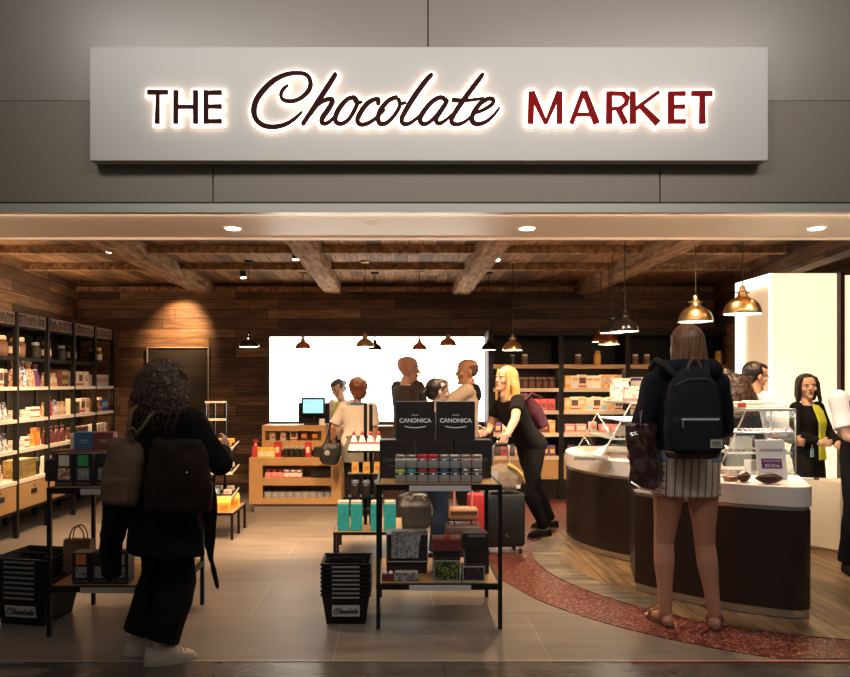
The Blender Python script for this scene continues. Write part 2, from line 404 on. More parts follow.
def sring(cx, cy, z, hw, fr, bk, n=24, p=2.3):
    """superellipse ring: half width hw, front y = fr, back y = -bk"""
    out = []
    for j in range(n):
        a = 2 * PI * j / n; ca, sa = math.cos(a), math.sin(a)
        x = math.copysign(abs(ca) ** (2 / p), ca) * hw; y = math.copysign(abs(sa) ** (2 / p), sa) * (fr if sa > 0 else bk)
        out.append(Vector((cx + x, cy + y, z)))
    return out
HEAD = [(0, .026, .078, -.03), (.015, .038, .088, -.01), (.035, .048, .090, .02), (.06, .056, .088, .045), (.085, .062, .088, .062), (.112, .070, .086, .082),
        (.14, .076, .090, .094), (.17, .077, .090, .097), (.195, .068, .076, .088), (.213, .048, .052, .066), (.225, .015, .015, .02)]
PEOPLE = {}
def figure(label, X, Y, rz, h, fem=True, skin=None, vox=.007, feet=((-.09, 0, 8), (.09, 0, -8)), pel=(0, 0, 0), lean=(0, 0), yaw=0,
           hands=((-.22, .02, .80), (.22, .02, .80)), hdir=((0, .2, -1), (0, .2, -1)), curl=.5, poles=((-.5, -1, -.2), (.5, -1, -.2)), head=(0, 0, 0),
           top=None, top2=None, legs=None, skirt=None, shoes=None, hair=None, extra=None, wide=1.0, glasses=False, group=None, head_s=1.0, neck=0):
    """all measures are for a figure 1.70 m tall and scaled to h; local +Y is the way it faces, +X its right hand"""
    k = h / 1.7; skin = skin or M_skin
    root = empty('person', (X, Y, 0), rz, label, 'person', group)
    V = Vector
    P = V((pel[0], pel[1], .895 - pel[2]))
    fw, sd = R(lean[0]), R(lean[1])
    d = V((math.sin(sd), math.sin(fw) * math.cos(sd), math.cos(fw) * math.cos(sd))).normalized()
    yaxis = V((0, 1, 0)) - d * d.y; yaxis.normalize(); xaxis = yaxis.cross(d)
    ym = Matrix.Rotation(R(yaw), 3, d)
    def sp(t, x=0, y=0):     # point on the torso; upper body turns by yaw
        f = min(1, max(0, t / .3)); m = Matrix.Rotation(R(yaw) * f, 3, d)
        return P + d * t + m @ (xaxis * x + yaxis * y)
    SW = (.165 if fem else .188) * wide
    N = sp(.525, 0, -.012); sh = [sp(.462, -SW, -.01), sp(.462, SW, -.01)]
    # joints
    L1, L2 = .40, .40
    hip = [P + V((-.085, 0, -.03)), P + V((.085, 0, -.03))]
    ank = [V((f[0], f[1], .075 + (f[3] if len(f) > 3 else 0))) for f in feet]
    knee = []
    for i in (0, 1):
        kn, an = ik(hip[i], ank[i], .415, .385, (feet[i][0] * .4, 1, 0)); knee.append(kn); ank[i] = an
    A1, A2 = (.275, .235) if fem else (.295, .25)
    el, wr = [], []
    for i in (0, 1):
        e, w = ik(sh[i], hands[i], A1, A2, poles[i]); el.append(e); wr.append(w)
    HM = Matrix.Rotation(R(yaw), 4, 'Z') @ Matrix.Rotation(R(head[0]), 4, 'Z') @ Matrix.Rotation(R(-head[1]), 4, 'X') @ Matrix.Rotation(R(head[2]), 4, 'Y')
    hp = N + V((0, .012, .042 - neck)) + HM.to_3x3() @ V((0, 0, 0))
    HT = Matrix.Translation(hp) @ HM @ Matrix.Diagonal((head_s, head_s, head_s, 1)) @ Matrix.Translation(V((0, -.005, -.005)))
    S = Matrix.Scale(k, 4)
    def torso(mb, off=0, t0=-.09, t1=.53, ease=0, neck=None):
        if fem: T = [(-.09, .120, .085, .10), (-.03, .165, .10, .115), (.03, .170, .098, .108), (.10, .152, .088, .085), (.17, .130, .082, .075), (.24, .134, .095, .08), (.32, .150, .118, .088), (.38, .156, .105, .092), (.43, .158, .080, .09), (.465, .150, .06, .08), (.49, .105, .048, .062), (.515, .052, .044, .05), (.55, .046, .042, .045)]
        else: T = [(-.09, .125, .09, .10), (-.03, .162, .105, .11), (.03, .165, .11, .10), (.10, .158, .11, .09), (.17, .155, .112, .085), (.24, .160, .115, .09), (.32, .172, .118, .098), (.38, .180, .110, .10), (.43, .182, .088, .098), (.465, .170, .066, .085), (.49, .125, .055, .068), (.515, .062, .052, .056), (.55, .055, .05, .052)]
        rs = []
        for t, a, f, b in T:
            if t < t0 - .02 or t > t1 + .02: continue
            a *= wide; a += off + ease * max(0, 1 - abs(t - .15) / .3); f += off; b += off
            m = Matrix.Rotation(R(yaw) * min(1, max(0, t / .3)), 3, d)
            rs.append([P + d * t + m @ (xaxis * q.x + yaxis * q.y) for q in sring(0, 0, 0, a, f, b)])
        mb.rings(rs)
    def arm(mb, i, off=0, frac=1.0, flare=0):
        a, e, w = sh[i], el[i], wr[i]; pts = [a, a.lerp(e, .5), e]; rad = [.052, .045, .038]
        if not fem: rad = [.060, .052, .044]
        if frac > .5:
            f = (frac - .5) * 2
            pts += [e.lerp(w, .35 * min(1, f / .35)), e.lerp(w, f)] if f > .35 else [e.lerp(w, f)]
            rad = rad + ([.036 if fem else .042, .036 - .012 * f + .004] if f > .35 else [.036])
        else:
            f = frac * 2; pts = [a, a.lerp(e, f * .5), a.lerp(e, f)]; rad = rad[:1] + [rad[1] + .003, rad[1] + flare]
        mb.tube(pts, [r + off for r in rad], 14, rnd=frac >= .99 and off == 0)
        mb.ell(a, (rad[0] + off,) * 3)
        if frac > .5: mb.ell(e, ((rad[2] + off) * 1.0,) * 3)
    def leg(mb, i, off=0, frac=1.0, flare=0):
        a, kn, an = hip[i], knee[i], ank[i]
        pts = [a + V((0, 0, .02)), a.lerp(kn, .35), a.lerp(kn, .75), kn, kn.lerp(an, .28), kn.lerp(an, .6), an]
        rad = [.088, .082, .062, .054, .056, .042, .034]
        rad = [r * wide ** .5 for r in rad]
        if frac < 1:
            cut = an.lerp(kn, 1 - frac); pts[-1] = cut
            rad = [r + off + (flare * max(0, (j - 2)) / 4) for j, r in enumerate(rad)]
        else: rad = [r + off + flare * max(0, (j - 2)) / 4 for j, r in enumerate(rad)]
        mb.tube(pts, rad, 16)
    # ---- body: one skin
    mb = MB(); mb.M = S
    torso(mb)
    for i in (0, 1):
        arm(mb, i); leg(mb, i)
        fa = R(feet[i][2]); fd = V((-math.sin(fa), math.cos(fa), 0)); an = ank[i]
        base = V((an.x, an.y, an.z - .045))
        mb.ell(base - fd * .025 + V((0, 0, .0)), (.033, .038, .036), M=None)
        mb.tube([an, base + fd * .03 + V((0, 0, .01)), base + fd * .10 - V((0, 0, .006)), base + fd * .145 - V((0, 0, .010))], [.034, .036, .030, .020], 12, rnd=True)
        for q in range(5):
            sx = V((math.cos(fa), math.sin(fa), 0)) * ((q - 2) * .014 * (1 if i else -1))
            p0 = base + fd * (.13) + sx - V((0, 0, .013)); mb.tube([p0, p0 + fd * (.045 - q * .004)], [.010, .008], 8, rnd=True)
        # hand
        w = wr[i]; hd = V(hdir[i]).normalized(); sgn = 1 if i else -1
        pn = V((-sgn, 0, 0)) - hd * V((-sgn, 0, 0)).dot(hd)      # palm faces the body
        if pn.length < .2: pn = V((0, -1, 0)) - hd * V((0, -1, 0)).dot(hd)
        pn.normalize(); sd_ = hd.cross(pn).normalized()           # across the palm
        if sd_.y * 1 < 0: sd_ = -sd_
        mb.tube([w, w + hd * .02], [.024, .024], 10, rnd=True)
        fm = Matrix((sd_, pn, hd)).transposed()
        mb.ell(w + hd * .052, (.040, .015, .048), M=fm)
        cu = curl if not hasattr(curl, '__len__') else curl[i]
        for q, (off, ln) in enumerate(((.028, .068), (.010, .078), (-.009, .073), (-.027, .058))):
            p = w + hd * .085 + sd_ * off; pts = [p - hd * .02, p]; a = .15
            for sgm in (.42, .32, .26):
                a += cu * .75; pts.append(pts[-1] + (hd * math.cos(a) + pn * math.sin(a)) * ln * sgm)
            mb.tube(pts, [.0095, .0095, .009, .0082, .007], 8, rnd=True)
        th = w + hd * .025 + sd_ * .03; td = (hd * .75 + sd_ * .65 + pn * .25).normalized(); td2 = (hd * .9 + sd_ * .2 + pn * (.3 + cu * .4)).normalized()
        mb.tube([th - td * .01, th + td * .03, th + td * .03 + td2 * .028], [.014, .011, .008], 8, rnd=True)
    mb.tube([N - d * .05, N + d * .02, hp + HM.to_3x3() @ V((0, -.012, .05))], [.056 if fem else .074, .050 if fem else .068, .048 if fem else .060], 14)
    mb.M = S @ HT
    mb.rings([sring(0, 0, z, a, f, b, 24, 2.15) for z, a, f, b in HEAD])
    mb.tube([(0, .084, .128), (0, .096, .108), (0, .104, .090)], [.008, .010, .013], 8, rnd=True)
    mb.ell((0, .094, .087), (.019, .014, .010)); mb.ell((0, .080, .012), (.022, .018, .016))
    mb.ell((0, .086, .058), (.024, .010, .012))
    for s in (-1, 1):
        mb.ell((s * .079, -.008, .105), (.010, .019, .032)); mb.ell((s * .034, .082, .138), (.024, .012, .008)); mb.ell((s * .042, .062, .09), (.024, .024, .026))
    me = fuse(mb, vox * .72, 2)
    body = put('body', me, skin, root)
    # face details
    F = MB(); F.M = S @ HT
    F.ell((0, .0955, .061), (.019, .006, .0035)); F.ell((0, .0945, .054), (.016, .006, .0045)); F.build('lips', M_lip, root, smooth=180)
    for s in (-1, 1):
        F = MB(); F.M = S @ HT; F.ell((s * .031, .083, .116), (.013, .009, .0065)); e = F.build('eye', M_eye, root, smooth=180)
        F = MB(); F.M = S @ HT; F.ell((s * .031, .0905, .116), (.006, .003, .006)); F.build('iris', M_iris, e, smooth=180)
        F = MB(); F.M = S @ HT; F.tube([(s * .016, .094, .134), (s * .033, .094, .139), (s * .050, .082, .134)], [.003, .004, .002], 6, rnd=True)
        F.build('eyebrow', hair[1] if hair else M_hdark, root)
    if glasses:
        F = MB(); F.M = S @ HT
        for s in (-1, 1):
            F.tube([(s * .033 + .022 * math.cos(a * PI / 6), .102, .116 + .016 * math.sin(a * PI / 6)) for a in range(13)], .0022, 6)
            F.tube([(s * .055, .102, .118), (s * .078, .03, .118), (s * .080, -.01, .112)], .002, 6)
        F.tube([(-.012, .103, .118), (.012, .103, .118)], .002, 6); F.build('glasses', M_black, root)
    # ---- clothes
    def garment(name, fn, m, v=None, amp=.005, f=9, sm=4):
        g = MB(); g.M = S; fn(g); return put(name, fuse(g, v or vox * 1.15, sm, folds(amp, f)), m, root)
    if legs:
        def fn(g):
            torso(g, legs.get('off', .012), -.09, .13)
            for i in (0, 1): leg(g, i, legs.get('off', .012), legs.get('frac', .99), legs.get('flare', .015))
            mid = P + V((0, 0, -.06)); g.ell(mid, (.10 * wide, .085, .07))
        garment(legs.get('name', 'trousers'), fn, legs['m'], amp=legs.get('amp', .006))
    if skirt:
        def fn(g):
            rs = []
            for q in range(9):
                t = q / 8; z = skirt['z1'] + (skirt['z0'] - skirt['z1']) * t
                aw = skirt['w1'] + (skirt['w0'] - skirt['w1']) * t ** .8
                cxy = P.lerp((knee[0] + knee[1]) / 2, max(0, (P.z - z) / .45))
                rs.append([V((p.x + cxy.x, p.y + cxy.y, z)) for p in sring(0, 0, 0, aw, .125, .125, 28, 2.6)])
            g.rings(rs)
        garment('skirt', fn, skirt['m'], amp=.004, f=7)
    for T in (top2, top):
        if not T: continue
        def fn(g):
            torso(g, T.get('off', .012), T.get('t0', -.03), T.get('t1', .49), T.get('ease', 0))
            fr = T.get('sleeve', 1)
            if fr > 0:
                for i in (0, 1): arm(g, i, T.get('soff', T.get('off', .012)) , fr * .97 if fr > .9 else fr, T.get('sflare', .004))
            if T.get('skirtz') is not None:
                rs = []; z1 = P.z + .08
                for q in range(7):
                    t = q / 6; z = z1 + (T['skirtz'] - z1) * t; a = .165 * wide + T.get('sw', .05) * t
                    rs.append([V((p.x + P.x, p.y + P.y, z)) for p in sring(0, 0, 0, a, .12 + .02 * t, .13 + .02 * t, 26)])
                g.rings(rs)
            if T.get('collar'):
                g.tube([sp(.475, .085 * math.cos(a), .02 + .075 * math.sin(a)) + d * (.03 if math.sin(a) < 0 else -.01) for a in [R(q) for q in range(-220, 41, 20)]], T['collar'], 10, rnd=True)
            if T.get('hood'):
                g.tube([sp(.49, .145 * math.cos(a), -.015 + .095 * math.sin(a)) + d * (.055 if math.sin(a) < 0 else .0) for a in [R(q) for q in range(-200, 21, 20)]], [.03, .042, .054, .058, .058, .058, .058, .058, .058, .054, .042, .03][:12], 12, rnd=True)
                g.ell(sp(.41, 0, -.12), (.12, .05, .07))
        garment(T['name'], fn, T['m'], amp=T.get('amp', .005), f=T.get('f', 9))
    if shoes:
        for i in (0, 1):
            fa = R(feet[i][2]); fd = V((-math.sin(fa), math.cos(fa), 0)); an = ank[i]; fr = an.z - .075
            b0 = V((an.x, an.y, an.z - .04)); sx = V((math.cos(fa), math.sin(fa), 0))
            if shoes['kind'] == 'sandal':
                g = MB(); g.M = S @ Matrix.Translation(V((an.x, an.y, 0))) @ Matrix.Rotation(fa, 4, 'Z')
                pl = [(.045 * math.cos(a) * (1.0 if math.sin(a) > 0 else .8), .058 + .135 * math.sin(a)) for a in [2 * PI * q / 20 for q in range(20)]]
                g.prism(pl, .001, .016); sb = g.build('sandal', shoes['m'], root)
                g = MB(); g.M = S @ Matrix.Translation(V((an.x, an.y, 0))) @ Matrix.Rotation(fa, 4, 'Z')
                g.tube([(-.046, .10, .015), (-.03, .11, .045), (0, .115, .055), (.03, .11, .045), (.046, .10, .015)], .007, 6)
                g.build('strap', shoes['m'], sb); continue
            g = MB(); g.M = S @ Matrix.Translation(V((an.x, an.y, fr))) @ Matrix.Rotation(fa, 4, 'Z')
            hi = shoes.get('hi', .02)
            g.rings([sring(0, .055, z, a, f, b, 20, 2.4) for z, a, f, b in ((.002, .048, .145, .128), (.02, .054, .152, .132), (.045, .052, .135, .130), (.065, .049, .07, .126), (.078 + hi, .046, .012, .120))])
            sh_ = put('shoe', fuse(g, .006, 3), shoes['m'], root)
            g = MB(); g.M = S @ Matrix.Translation(V((an.x, an.y, fr))) @ Matrix.Rotation(fa, 4, 'Z')
            g.prism([(.054 * math.cos(a), .055 + (.155 if math.sin(a) > 0 else .135) * math.sin(a)) for a in [2 * PI * q / 24 for q in range(24)]], 0, .018); g.build('sole', shoes.get('sole', M_sole), sh_)
            if shoes.get('laces'):
                g = MB(); g.M = S @ Matrix.Translation(V((an.x, an.y, fr))) @ Matrix.Rotation(fa, 4, 'Z')
                for q in range(4): g.tube([(-.022, .07 + q * .022, .083 - q * .008), (.022, .078 + q * .022, .083 - q * .008)], .003, 5)
                g.build('laces', M_cblk, sh_)
    # ---- hair
    if hair:
        st, hm = hair[0], hair[1]; opt = hair[2] if len(hair) > 2 else {}
        g = MB(); g.M = S @ HT; amp = .0035; f1 = 55
        if st == 'long':
            w = opt.get('w', .10); ln = opt.get('len', .12)
            g.rings([sring(0, y, z, a, f, b, 24, 2.1) for z, a, f, b, y in (
                (-ln, w * .95, .03, .05, -.075), (-ln * .5, w * 1.04, .038, .062, -.07), (.0, w * 1.02, .045, .07, -.06), (.06, w * .98, .065, .078, -.045),
                (.12, .092, .08, .092, -.028), (.17, .086, .092, .095, -.018), (.205, .068, .080, .082, -.015), (.232, .038, .048, .050, -.012), (.243, .012, .014, .014, -.012))])
            if opt.get('front'):
                for s in (-1, 1): g.tube([(s * .072, .045, .19), (s * .084, .035, .12), (s * .085, .03, .05), (s * .08, .035, -ln * .6)], [.018, .022, .022, .014], 10, rnd=True)
        elif st == 'bob':
            ln = opt.get('len', .03)
            g.rings([sring(0, y, z, a, f, b, 24, 2.1) for z, a, f, b, y in (
                (-ln, .085, .035, .045, -.055), (.03, .102, .05, .07, -.04), (.10, .10, .068, .088, -.03), (.17, .094, .088, .095, -.018), (.205, .078, .084, .085, -.015), (.232, .045, .05, .055, -.012), (.241, .012, .014, .014, -.012))])
            for s in (-1, 1): g.tube([(s * .06, .06, .195), (s * .083, .045, .14), (s * .088, .03, .06), (s * .10, .035, -ln)], [.016, .02, .022, .018], 10, rnd=True)
        elif st == 'curly':
            w = opt.get('w', .15); ln = opt.get('len', .10); amp = .008; f1 = 60
            g.rings([sring(0, y, z, a, f, b, 28, 2.1) for z, a, f, b, y in (
                (-ln, w * .85, .05, .07, -.06), (-ln * .4, w * 1.05, .075, .10, -.055), (.04, w, .085, .115, -.045), (.12, w * .82, .095, .115, -.035), (.18, w * .68, .095, .11, -.025), (.225, w * .45, .075, .08, -.02), (.25, .02, .02, .02, -.015))])
        elif st == 'short':
            g.ell((0, -.030, .145), (.090, .095, .095), seg=24, n=14); g.ell((0, -.055, .08), (.074, .055, .07)); g.ell((0, .012, .20), (.072, .078, .036), seg=20)
        elif st == 'puffy':
            g.ell((0, -.030, .145), (.105, .105, .10), seg=24, n=14); g.ell((0, -.055, .08), (.09, .06, .08)); g.ell((0, .02, .20), (.08, .075, .045)); amp = .009; f1 = 25
        elif st == 'bun':
            g.ell((0, -.022, .15), (.086, .098, .09), seg=24, n=14); g.ell((0, -.06, .09), (.07, .05, .06)); g.ell((0, .012, .195), (.07, .078, .042)); g.ell((0, -.135, .13), (.04, .04, .04))
        elif st == 'pony':
            g.ell((0, -.034, .148), (.084, .090, .086), seg=24, n=14); g.ell((0, -.06, .09), (.072, .05, .06)); g.ell((0, .006, .197), (.070, .080, .038)); g.tube([(0, -.11, .13), (0, -.15, .09), (0, -.14, 0), (0, -.11, -.07)], [.025, .035, .032, .015], 10, rnd=True)
            for s in (-1, 1): g.tube([(s * .05, .065, .195), (s * .075, .035, .165), (s * .08, .0, .12)], [.010, .012, .01], 8, rnd=True)
        elif st == 'crop':
            g.ell((0, -.022, .135), (.0815, .0805, .078), seg=24, n=14); amp = .0008
        HTi = (S @ HT).inverted()
        def dsp(c, n):
            q = HTi @ c; a = math.atan2(q.x, q.y + .03)
            if st in ('curly', 'puffy'):
                return amp * (noise.noise(q * f1 * 1.0) + .7 * noise.noise(q * f1 * 2.2))
            return amp * k * noise.noise(Vector((a * 9, q.z * 4, 0))) + amp * .5 * k * noise.noise(Vector((a * 24, q.z * 6, 3)))
        ho = put('hair', fuse(g, .006 if vox < .008 else .0075, 2, dsp), hm, root)
        if st == 'curly':
            rnd = random.Random(len(label)); vs = ho.data.vertices; c_ = MB(); n_ = opt.get('n', 420) if st == 'curly' else 130
            for _ in range(n_):
                v = vs[rnd.randrange(len(vs))]; p = v.co.copy(); nn = v.normal.copy(); L_ = rnd.uniform(.03, .07) * k; ph = rnd.uniform(0, 6.3); rr = (.006 if st == 'curly' else .0015) * k; pts = []
                if nn.y > .55 and st == 'long': continue
                a_ = nn.orthogonal().normalized(); dn = Vector((rnd.uniform(-.25, .25), rnd.uniform(-.25, .25), -1)) * (1 if st == 'curly' else 1.0); dn -= nn * dn.dot(nn) * .9
                if dn.length < .3: continue
                dn.normalize(); sd2 = nn.cross(dn)
                for q in range(9):
                    t = q / 8; an_ = ph + t * (9 if st == 'curly' else 1.5)
                    pts.append(p + dn * L_ * t + nn * (.002 + rr * math.cos(an_) + (.010 * t * rnd.random() if st == 'curly' else 0)) + sd2 * rr * math.sin(an_))
                c_.tube(pts, [.0028 * k * (1 - .6 * abs(q / 8 - .4)) * (1 if st == 'curly' else .7) for q in range(9)], 5)
            c_.build('loose_curls' if st == 'curly' else 'loose_strands', hm, ho, smooth=180)
    info = dict(root=root, S=S, HT=HT, sp=sp, sh=sh, el=el, wr=wr, P=P, N=N, k=k, d=d, knee=knee, ank=ank, hip=hip, garment=garment)
    return info
def to_local(root, p):
    a = -root.rotation_euler.z; q = Vector(p) - Vector(root.location)
    return Vector((q.x * math.cos(a) - q.y * math.sin(a), q.x * math.sin(a) + q.y * math.cos(a), q.z))
def to_world(info, p):
    """a point of the unscaled figure frame -> world"""
    r = info['root']; q = Vector(p) * info['k']; a = r.rotation_euler.z
    return Vector((q.x * math.cos(a) - q.y * math.sin(a), q.x * math.sin(a) + q.y * math.cos(a), q.z)) + Vector(r.location)
# ------------------------------------------------------------------ the setting
def poly(name, pts, z0, z1, m): return struct(name, MB().prism(pts, z0, z1), m)
box_ = lambda n, *a, **k: tag(box(n, *a, **k), kind='structure')
box_('floor', -6, 6, 3.676, 10, -.1, 0, M_tile)
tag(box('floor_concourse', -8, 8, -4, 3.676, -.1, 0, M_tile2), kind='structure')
CX, CY = 2.9, 5.7
def arc(r, a0, a1, n=40, cx=CX, cy=CY): return [(cx + r * math.cos(R(a0 + (a1 - a0) * i / n)), cy + r * math.sin(R(a0 + (a1 - a0) * i / n))) for i in range(n + 1)]
outer = [p for p in arc(2.2, 300, 205, 50)] + [(.70, 5.4), (.62, 6.0), (.62, 6.7), (.75, 7.4), (.95, 8.0), (1.1, 8.8), (4.3, 8.8)]
poly('floor_mosaic', [(x, max(y, 3.70)) for x, y in outer], 0, .004, M_mosaic)
poly('floor_boards', arc(1.78, 0, 357, 90), .003, .008, M_floorwood)
gr = arc(1.78, 150, 222, 40); gi = arc(1.55, 222, 150, 40)
poly('floor_border', gr + gi, .006, .0095, M_greywood)
box_('trim_1', 1.20, 2.72, 3.652, 3.664, -.001, .005, mat('red threshold strip', (.45, .03, .03), .35))
box_('trim_2', -6, 6, 3.668, 3.68, -.001, .003, M_trim)
WB = 9.3
box_('wall_back', -6, 6, WB, WB + .15, 0, 2.9, M_wallwood)
def wall(name, a, b, z0, z1, t, m):
    d = Vector((b[0] - a[0], b[1] - a[1])); n = Vector((-d.y, d.x)).normalized() * t
    poly_ = [(a[0], a[1]), (b[0], b[1]), (b[0] + n.x, b[1] + n.y), (a[0] + n.x, a[1] + n.y)]
    return struct(name, MB().prism(poly_, z0, z1), m)
wall('wall_left', (-3.80, 4.36), (-4.10, WB), 0, 2.9, .15, M_leftwood)
wall('wall_right', (3.79, 7.55), (4.13, WB), 0, 2.9, -.15, M_leftwood)
wall('wall_right', (3.44, 4.9), (3.79, 7.55), 2.46, 2.9, -.15, M_leftwood)
wall('wall_right', (5.2, 4.36), (5.2, 8.2), 0, 2.9, -.15, M_blackw)
box_('ceiling', -6, 6, 5.0, WB, 2.71, 2.85, M_ceilwood)
box_('ceiling_soffit', -6, 6, 4.40, 5.19, 2.465, 2.71, M_sofft)
box_('trim_7', -6, 6, 5.17, 5.195, 2.45, 2.47, M_sofft)
light('soffit_fill', 'AREA', (0, 4.407, 2.457), 22, (1, .74, .54), rot=(R(100), 0, 0), shape='RECTANGLE', size=9, size_y=.012)  # unseen strip light added behind the trim to brighten the soffit
box_('trim_3', -6, 6, 4.345, 4.40, 2.45, 2.503, M_trim)
box_('trim_4', -6, 6, 4.36, 4.42, 2.503, 2.517, M_joint)
# fascia panels: lower row, upper row, dark joints between them
zt = PZ(101, 4.36)
for a, b in ((-6, PX(213, 4.36)), (PX(213, 4.36), PX(660, 4.36)), (PX(660, 4.36), 6)):
    box_('wall_fascia', a + .004, b - .004, 4.36, 4.42, 2.517, zt, M_fas)
for a, b in ((-6, PX(428, 4.36)), (PX(428, 4.36), 6)):
    box_('wall_fascia', a + .004, b - .004, 4.357, 4.42, zt + .002, 4.4, M_fas2)
box_('wall_front', -6, 6, 4.42, 4.5, 2.5, 4.5, M_joint)
# ceiling cross rails and the moulding under the back of the ceiling
for i, y in enumerate((5.85, 6.75, 7.75)):
    box_('ceiling_rail', -4.1, 4.1, y, y + .10, 2.64, 2.71, M_beam)
box_('trim_5', -4.1, 4.1, 9.25, WB, 2.60, 2.66, M_beam)
random.seed(3)
for i, x in enumerate((-2.42, -.79, .85, 2.43)):
    g = MB(); n = 26; rs = []
    for j in range(n):
        y = 5.20 + (9.22 - 5.20) * j / (n - 1); q = lambda: random.uniform(-.010, .010)
        rs.append([(x - .095 + q(), y, 2.555 + q()), (x + .095 + q(), y, 2.555 + q()), (x + .105 + q(), y, 2.57 + q()), (x + .105, y, 2.72), (x - .105, y, 2.72), (x - .105 + q(), y, 2.57 + q())])
    g.rings(rs); struct('ceiling_beam', g, M_beam)
# hidden door faced with boards, thin metal frame
dx0, dx1, dz = PX(148, WB - .03), PX(208, WB - .03), PZ(348, WB - .03)
d = tag(box('door_1', dx0, dx1, WB - .03, WB, .02, dz, M_doorwood), kind='structure')
g = MB(); fr = .012
g.box(dx0 - fr, dx0, WB - .045, WB, 0, dz + fr).box(dx1, dx1 + fr, WB - .045, WB, 0, dz + fr).box(dx0, dx1, WB - .045, WB, dz, dz + fr)
g.build('door_frame', M_trim, d)
# backlit panel on the back wall
p0, p1, q0, q1 = PX(270, 9.2), PX(486, 9.2), PZ(421.5, 9.2), PZ(337, 9.2)
bl = empty('backlit_wall', ((p0 + p1) / 2, 9.2, q0), 0, 'large glowing white backlit panel on the rear wood wall with faint yellow script', 'backlit wall')
g = MB().box(p0, p1, 9.2, 9.29, q0, q1); o = g.build('panel', M_panel, bl); o.matrix_parent_inverse = Matrix.Translation(-bl.location)
def under(o, root): o.matrix_parent_inverse = Matrix.Translation(-root.location); return o
g = MB(); t = .03
g.box(p0 - t, p0, 9.17, 9.29, q0 - t, q1 + t).box(p1, p1 + t, 9.17, 9.29, q0 - t, q1 + t).box(p0, p1, 9.17, 9.29, q1, q1 + t).box(p0, p1, 9.17, 9.29, q0 - t, q0)
under(g.build('frame', mat('dark wood frame', (.06, .03, .015), .5), bl), bl)
# script strokes traced from the sign lettering, in photo pixels
def zz(pts, ox, oy, s=6.07): return [(ox + a / s, oy + b / s) for a, b in pts]
SCRIPT = [
 (zz([(288,150),(262,172),(247,205),(258,235),(300,247),(350,236),(395,205),(425,160),(422,112),(395,82),(340,74),(270,86),(200,122),(140,178),(97,240),(82,305),(97,357),(140,392),(200,402),(270,388),(330,352),(372,312)],240,60), [1,2.2,2.6,2.8,2.8,2.6,3.2,3.8,3.6,2.8,2.6,3.2,4,4.4,4.6,4.8,4.4,4,3.6,3,2.2,1.2]),
 (zz([(577,84),(552,125),(500,205),(440,295),(382,382)],240,60), [3.4,4,4.2,3.6,3.2]),
 (zz([(430,325),(465,275),(505,245),(545,232),(562,245),(535,295),(500,345),(495,375),(520,382),(552,362),(585,325)],240,60), [1.6,2,2.4,3.2,3.8,4,4,3.4,2.6,2,1.4]),
 (zz([(690,222),(650,235),(605,285),(580,335),(582,372),(615,383),(655,360),(692,305),(712,250),(690,222),(705,255),(738,250)],240,60), [2.8,3,3.8,4,3.6,2.8,2.6,3,3.2,3,2.2,1.4]),
 (zz([(838,258),(840,236),(815,235),(770,262),(728,320),(712,365),(735,388),(780,378),(835,340),(875,300)],240,60), [3.4,3.4,2.8,3.6,4,3.8,3,2.6,2,1.4]),
 (zz([(160,222),(115,240),(70,290),(48,345),(62,382),(100,378),(145,335),(180,275),(172,228),(185,258),(214,254)],370,60), [2.8,3,3.8,4,3.6,2.8,2.6,3,3.2,2.2,1.4]),
 (zz([(372,86),(340,120),(270,215),(215,305),(192,355),(205,383),(245,378),(300,335),(330,300)],370,60), [3.2,4,4.4,4,3.8,3.2,2.4,1.8,1.4]),
 (zz([(468,245),(430,222),(378,248),(325,310),(303,360),(325,385),(365,370),(415,318),(468,245),(430,305),(402,352),(415,380),(450,368),(500,325)],370,60), [3.2,3,3.4,4,3.8,3,2.4,2.6,3.4,4,3.8,3,2.2,1.4]),
 (zz([(683,86),(655,122),(600,195),(545,272),(500,345),(500,378),(535,386),(580,368),(640,315)],370,60), [3.2,4,4.2,4,3.8,3.2,2.6,2,1.4]),
 (zz([(640,318),(690,298),(742,265),(750,238),(720,230),(668,262),(628,320),(620,362),(650,385),(705,370),(752,330),(785,288)],370,60), [1.4,2.2,2.8,3,3,3.6,4,4,3.2,2.6,2,1.4]),
 (zz([(508,238),(530,240),(600,240),(688,228)],370,60), [3.6,3,1.8,1.4])]
def smooth_pts(p, w, sub=4):
    out = []; n = len(p)
    for i in range(n - 1):
        a = p[max(i - 1, 0)]; b = p[i]; c = p[i + 1]; d = p[min(i + 2, n - 1)]
        for s in range(sub):
            t = s / sub
            f = lambda k: .5 * (2 * b[k] + (c[k] - a[k]) * t + (2 * a[k] - 5 * b[k] + 4 * c[k] - d[k]) * t * t + (3 * b[k] - a[k] - 3 * c[k] + d[k]) * t ** 3)
            out.append((f(0), f(1), w[i] + (w[i + 1] - w[i]) * t))
    out.append((*p[-1], w[-1])); return out
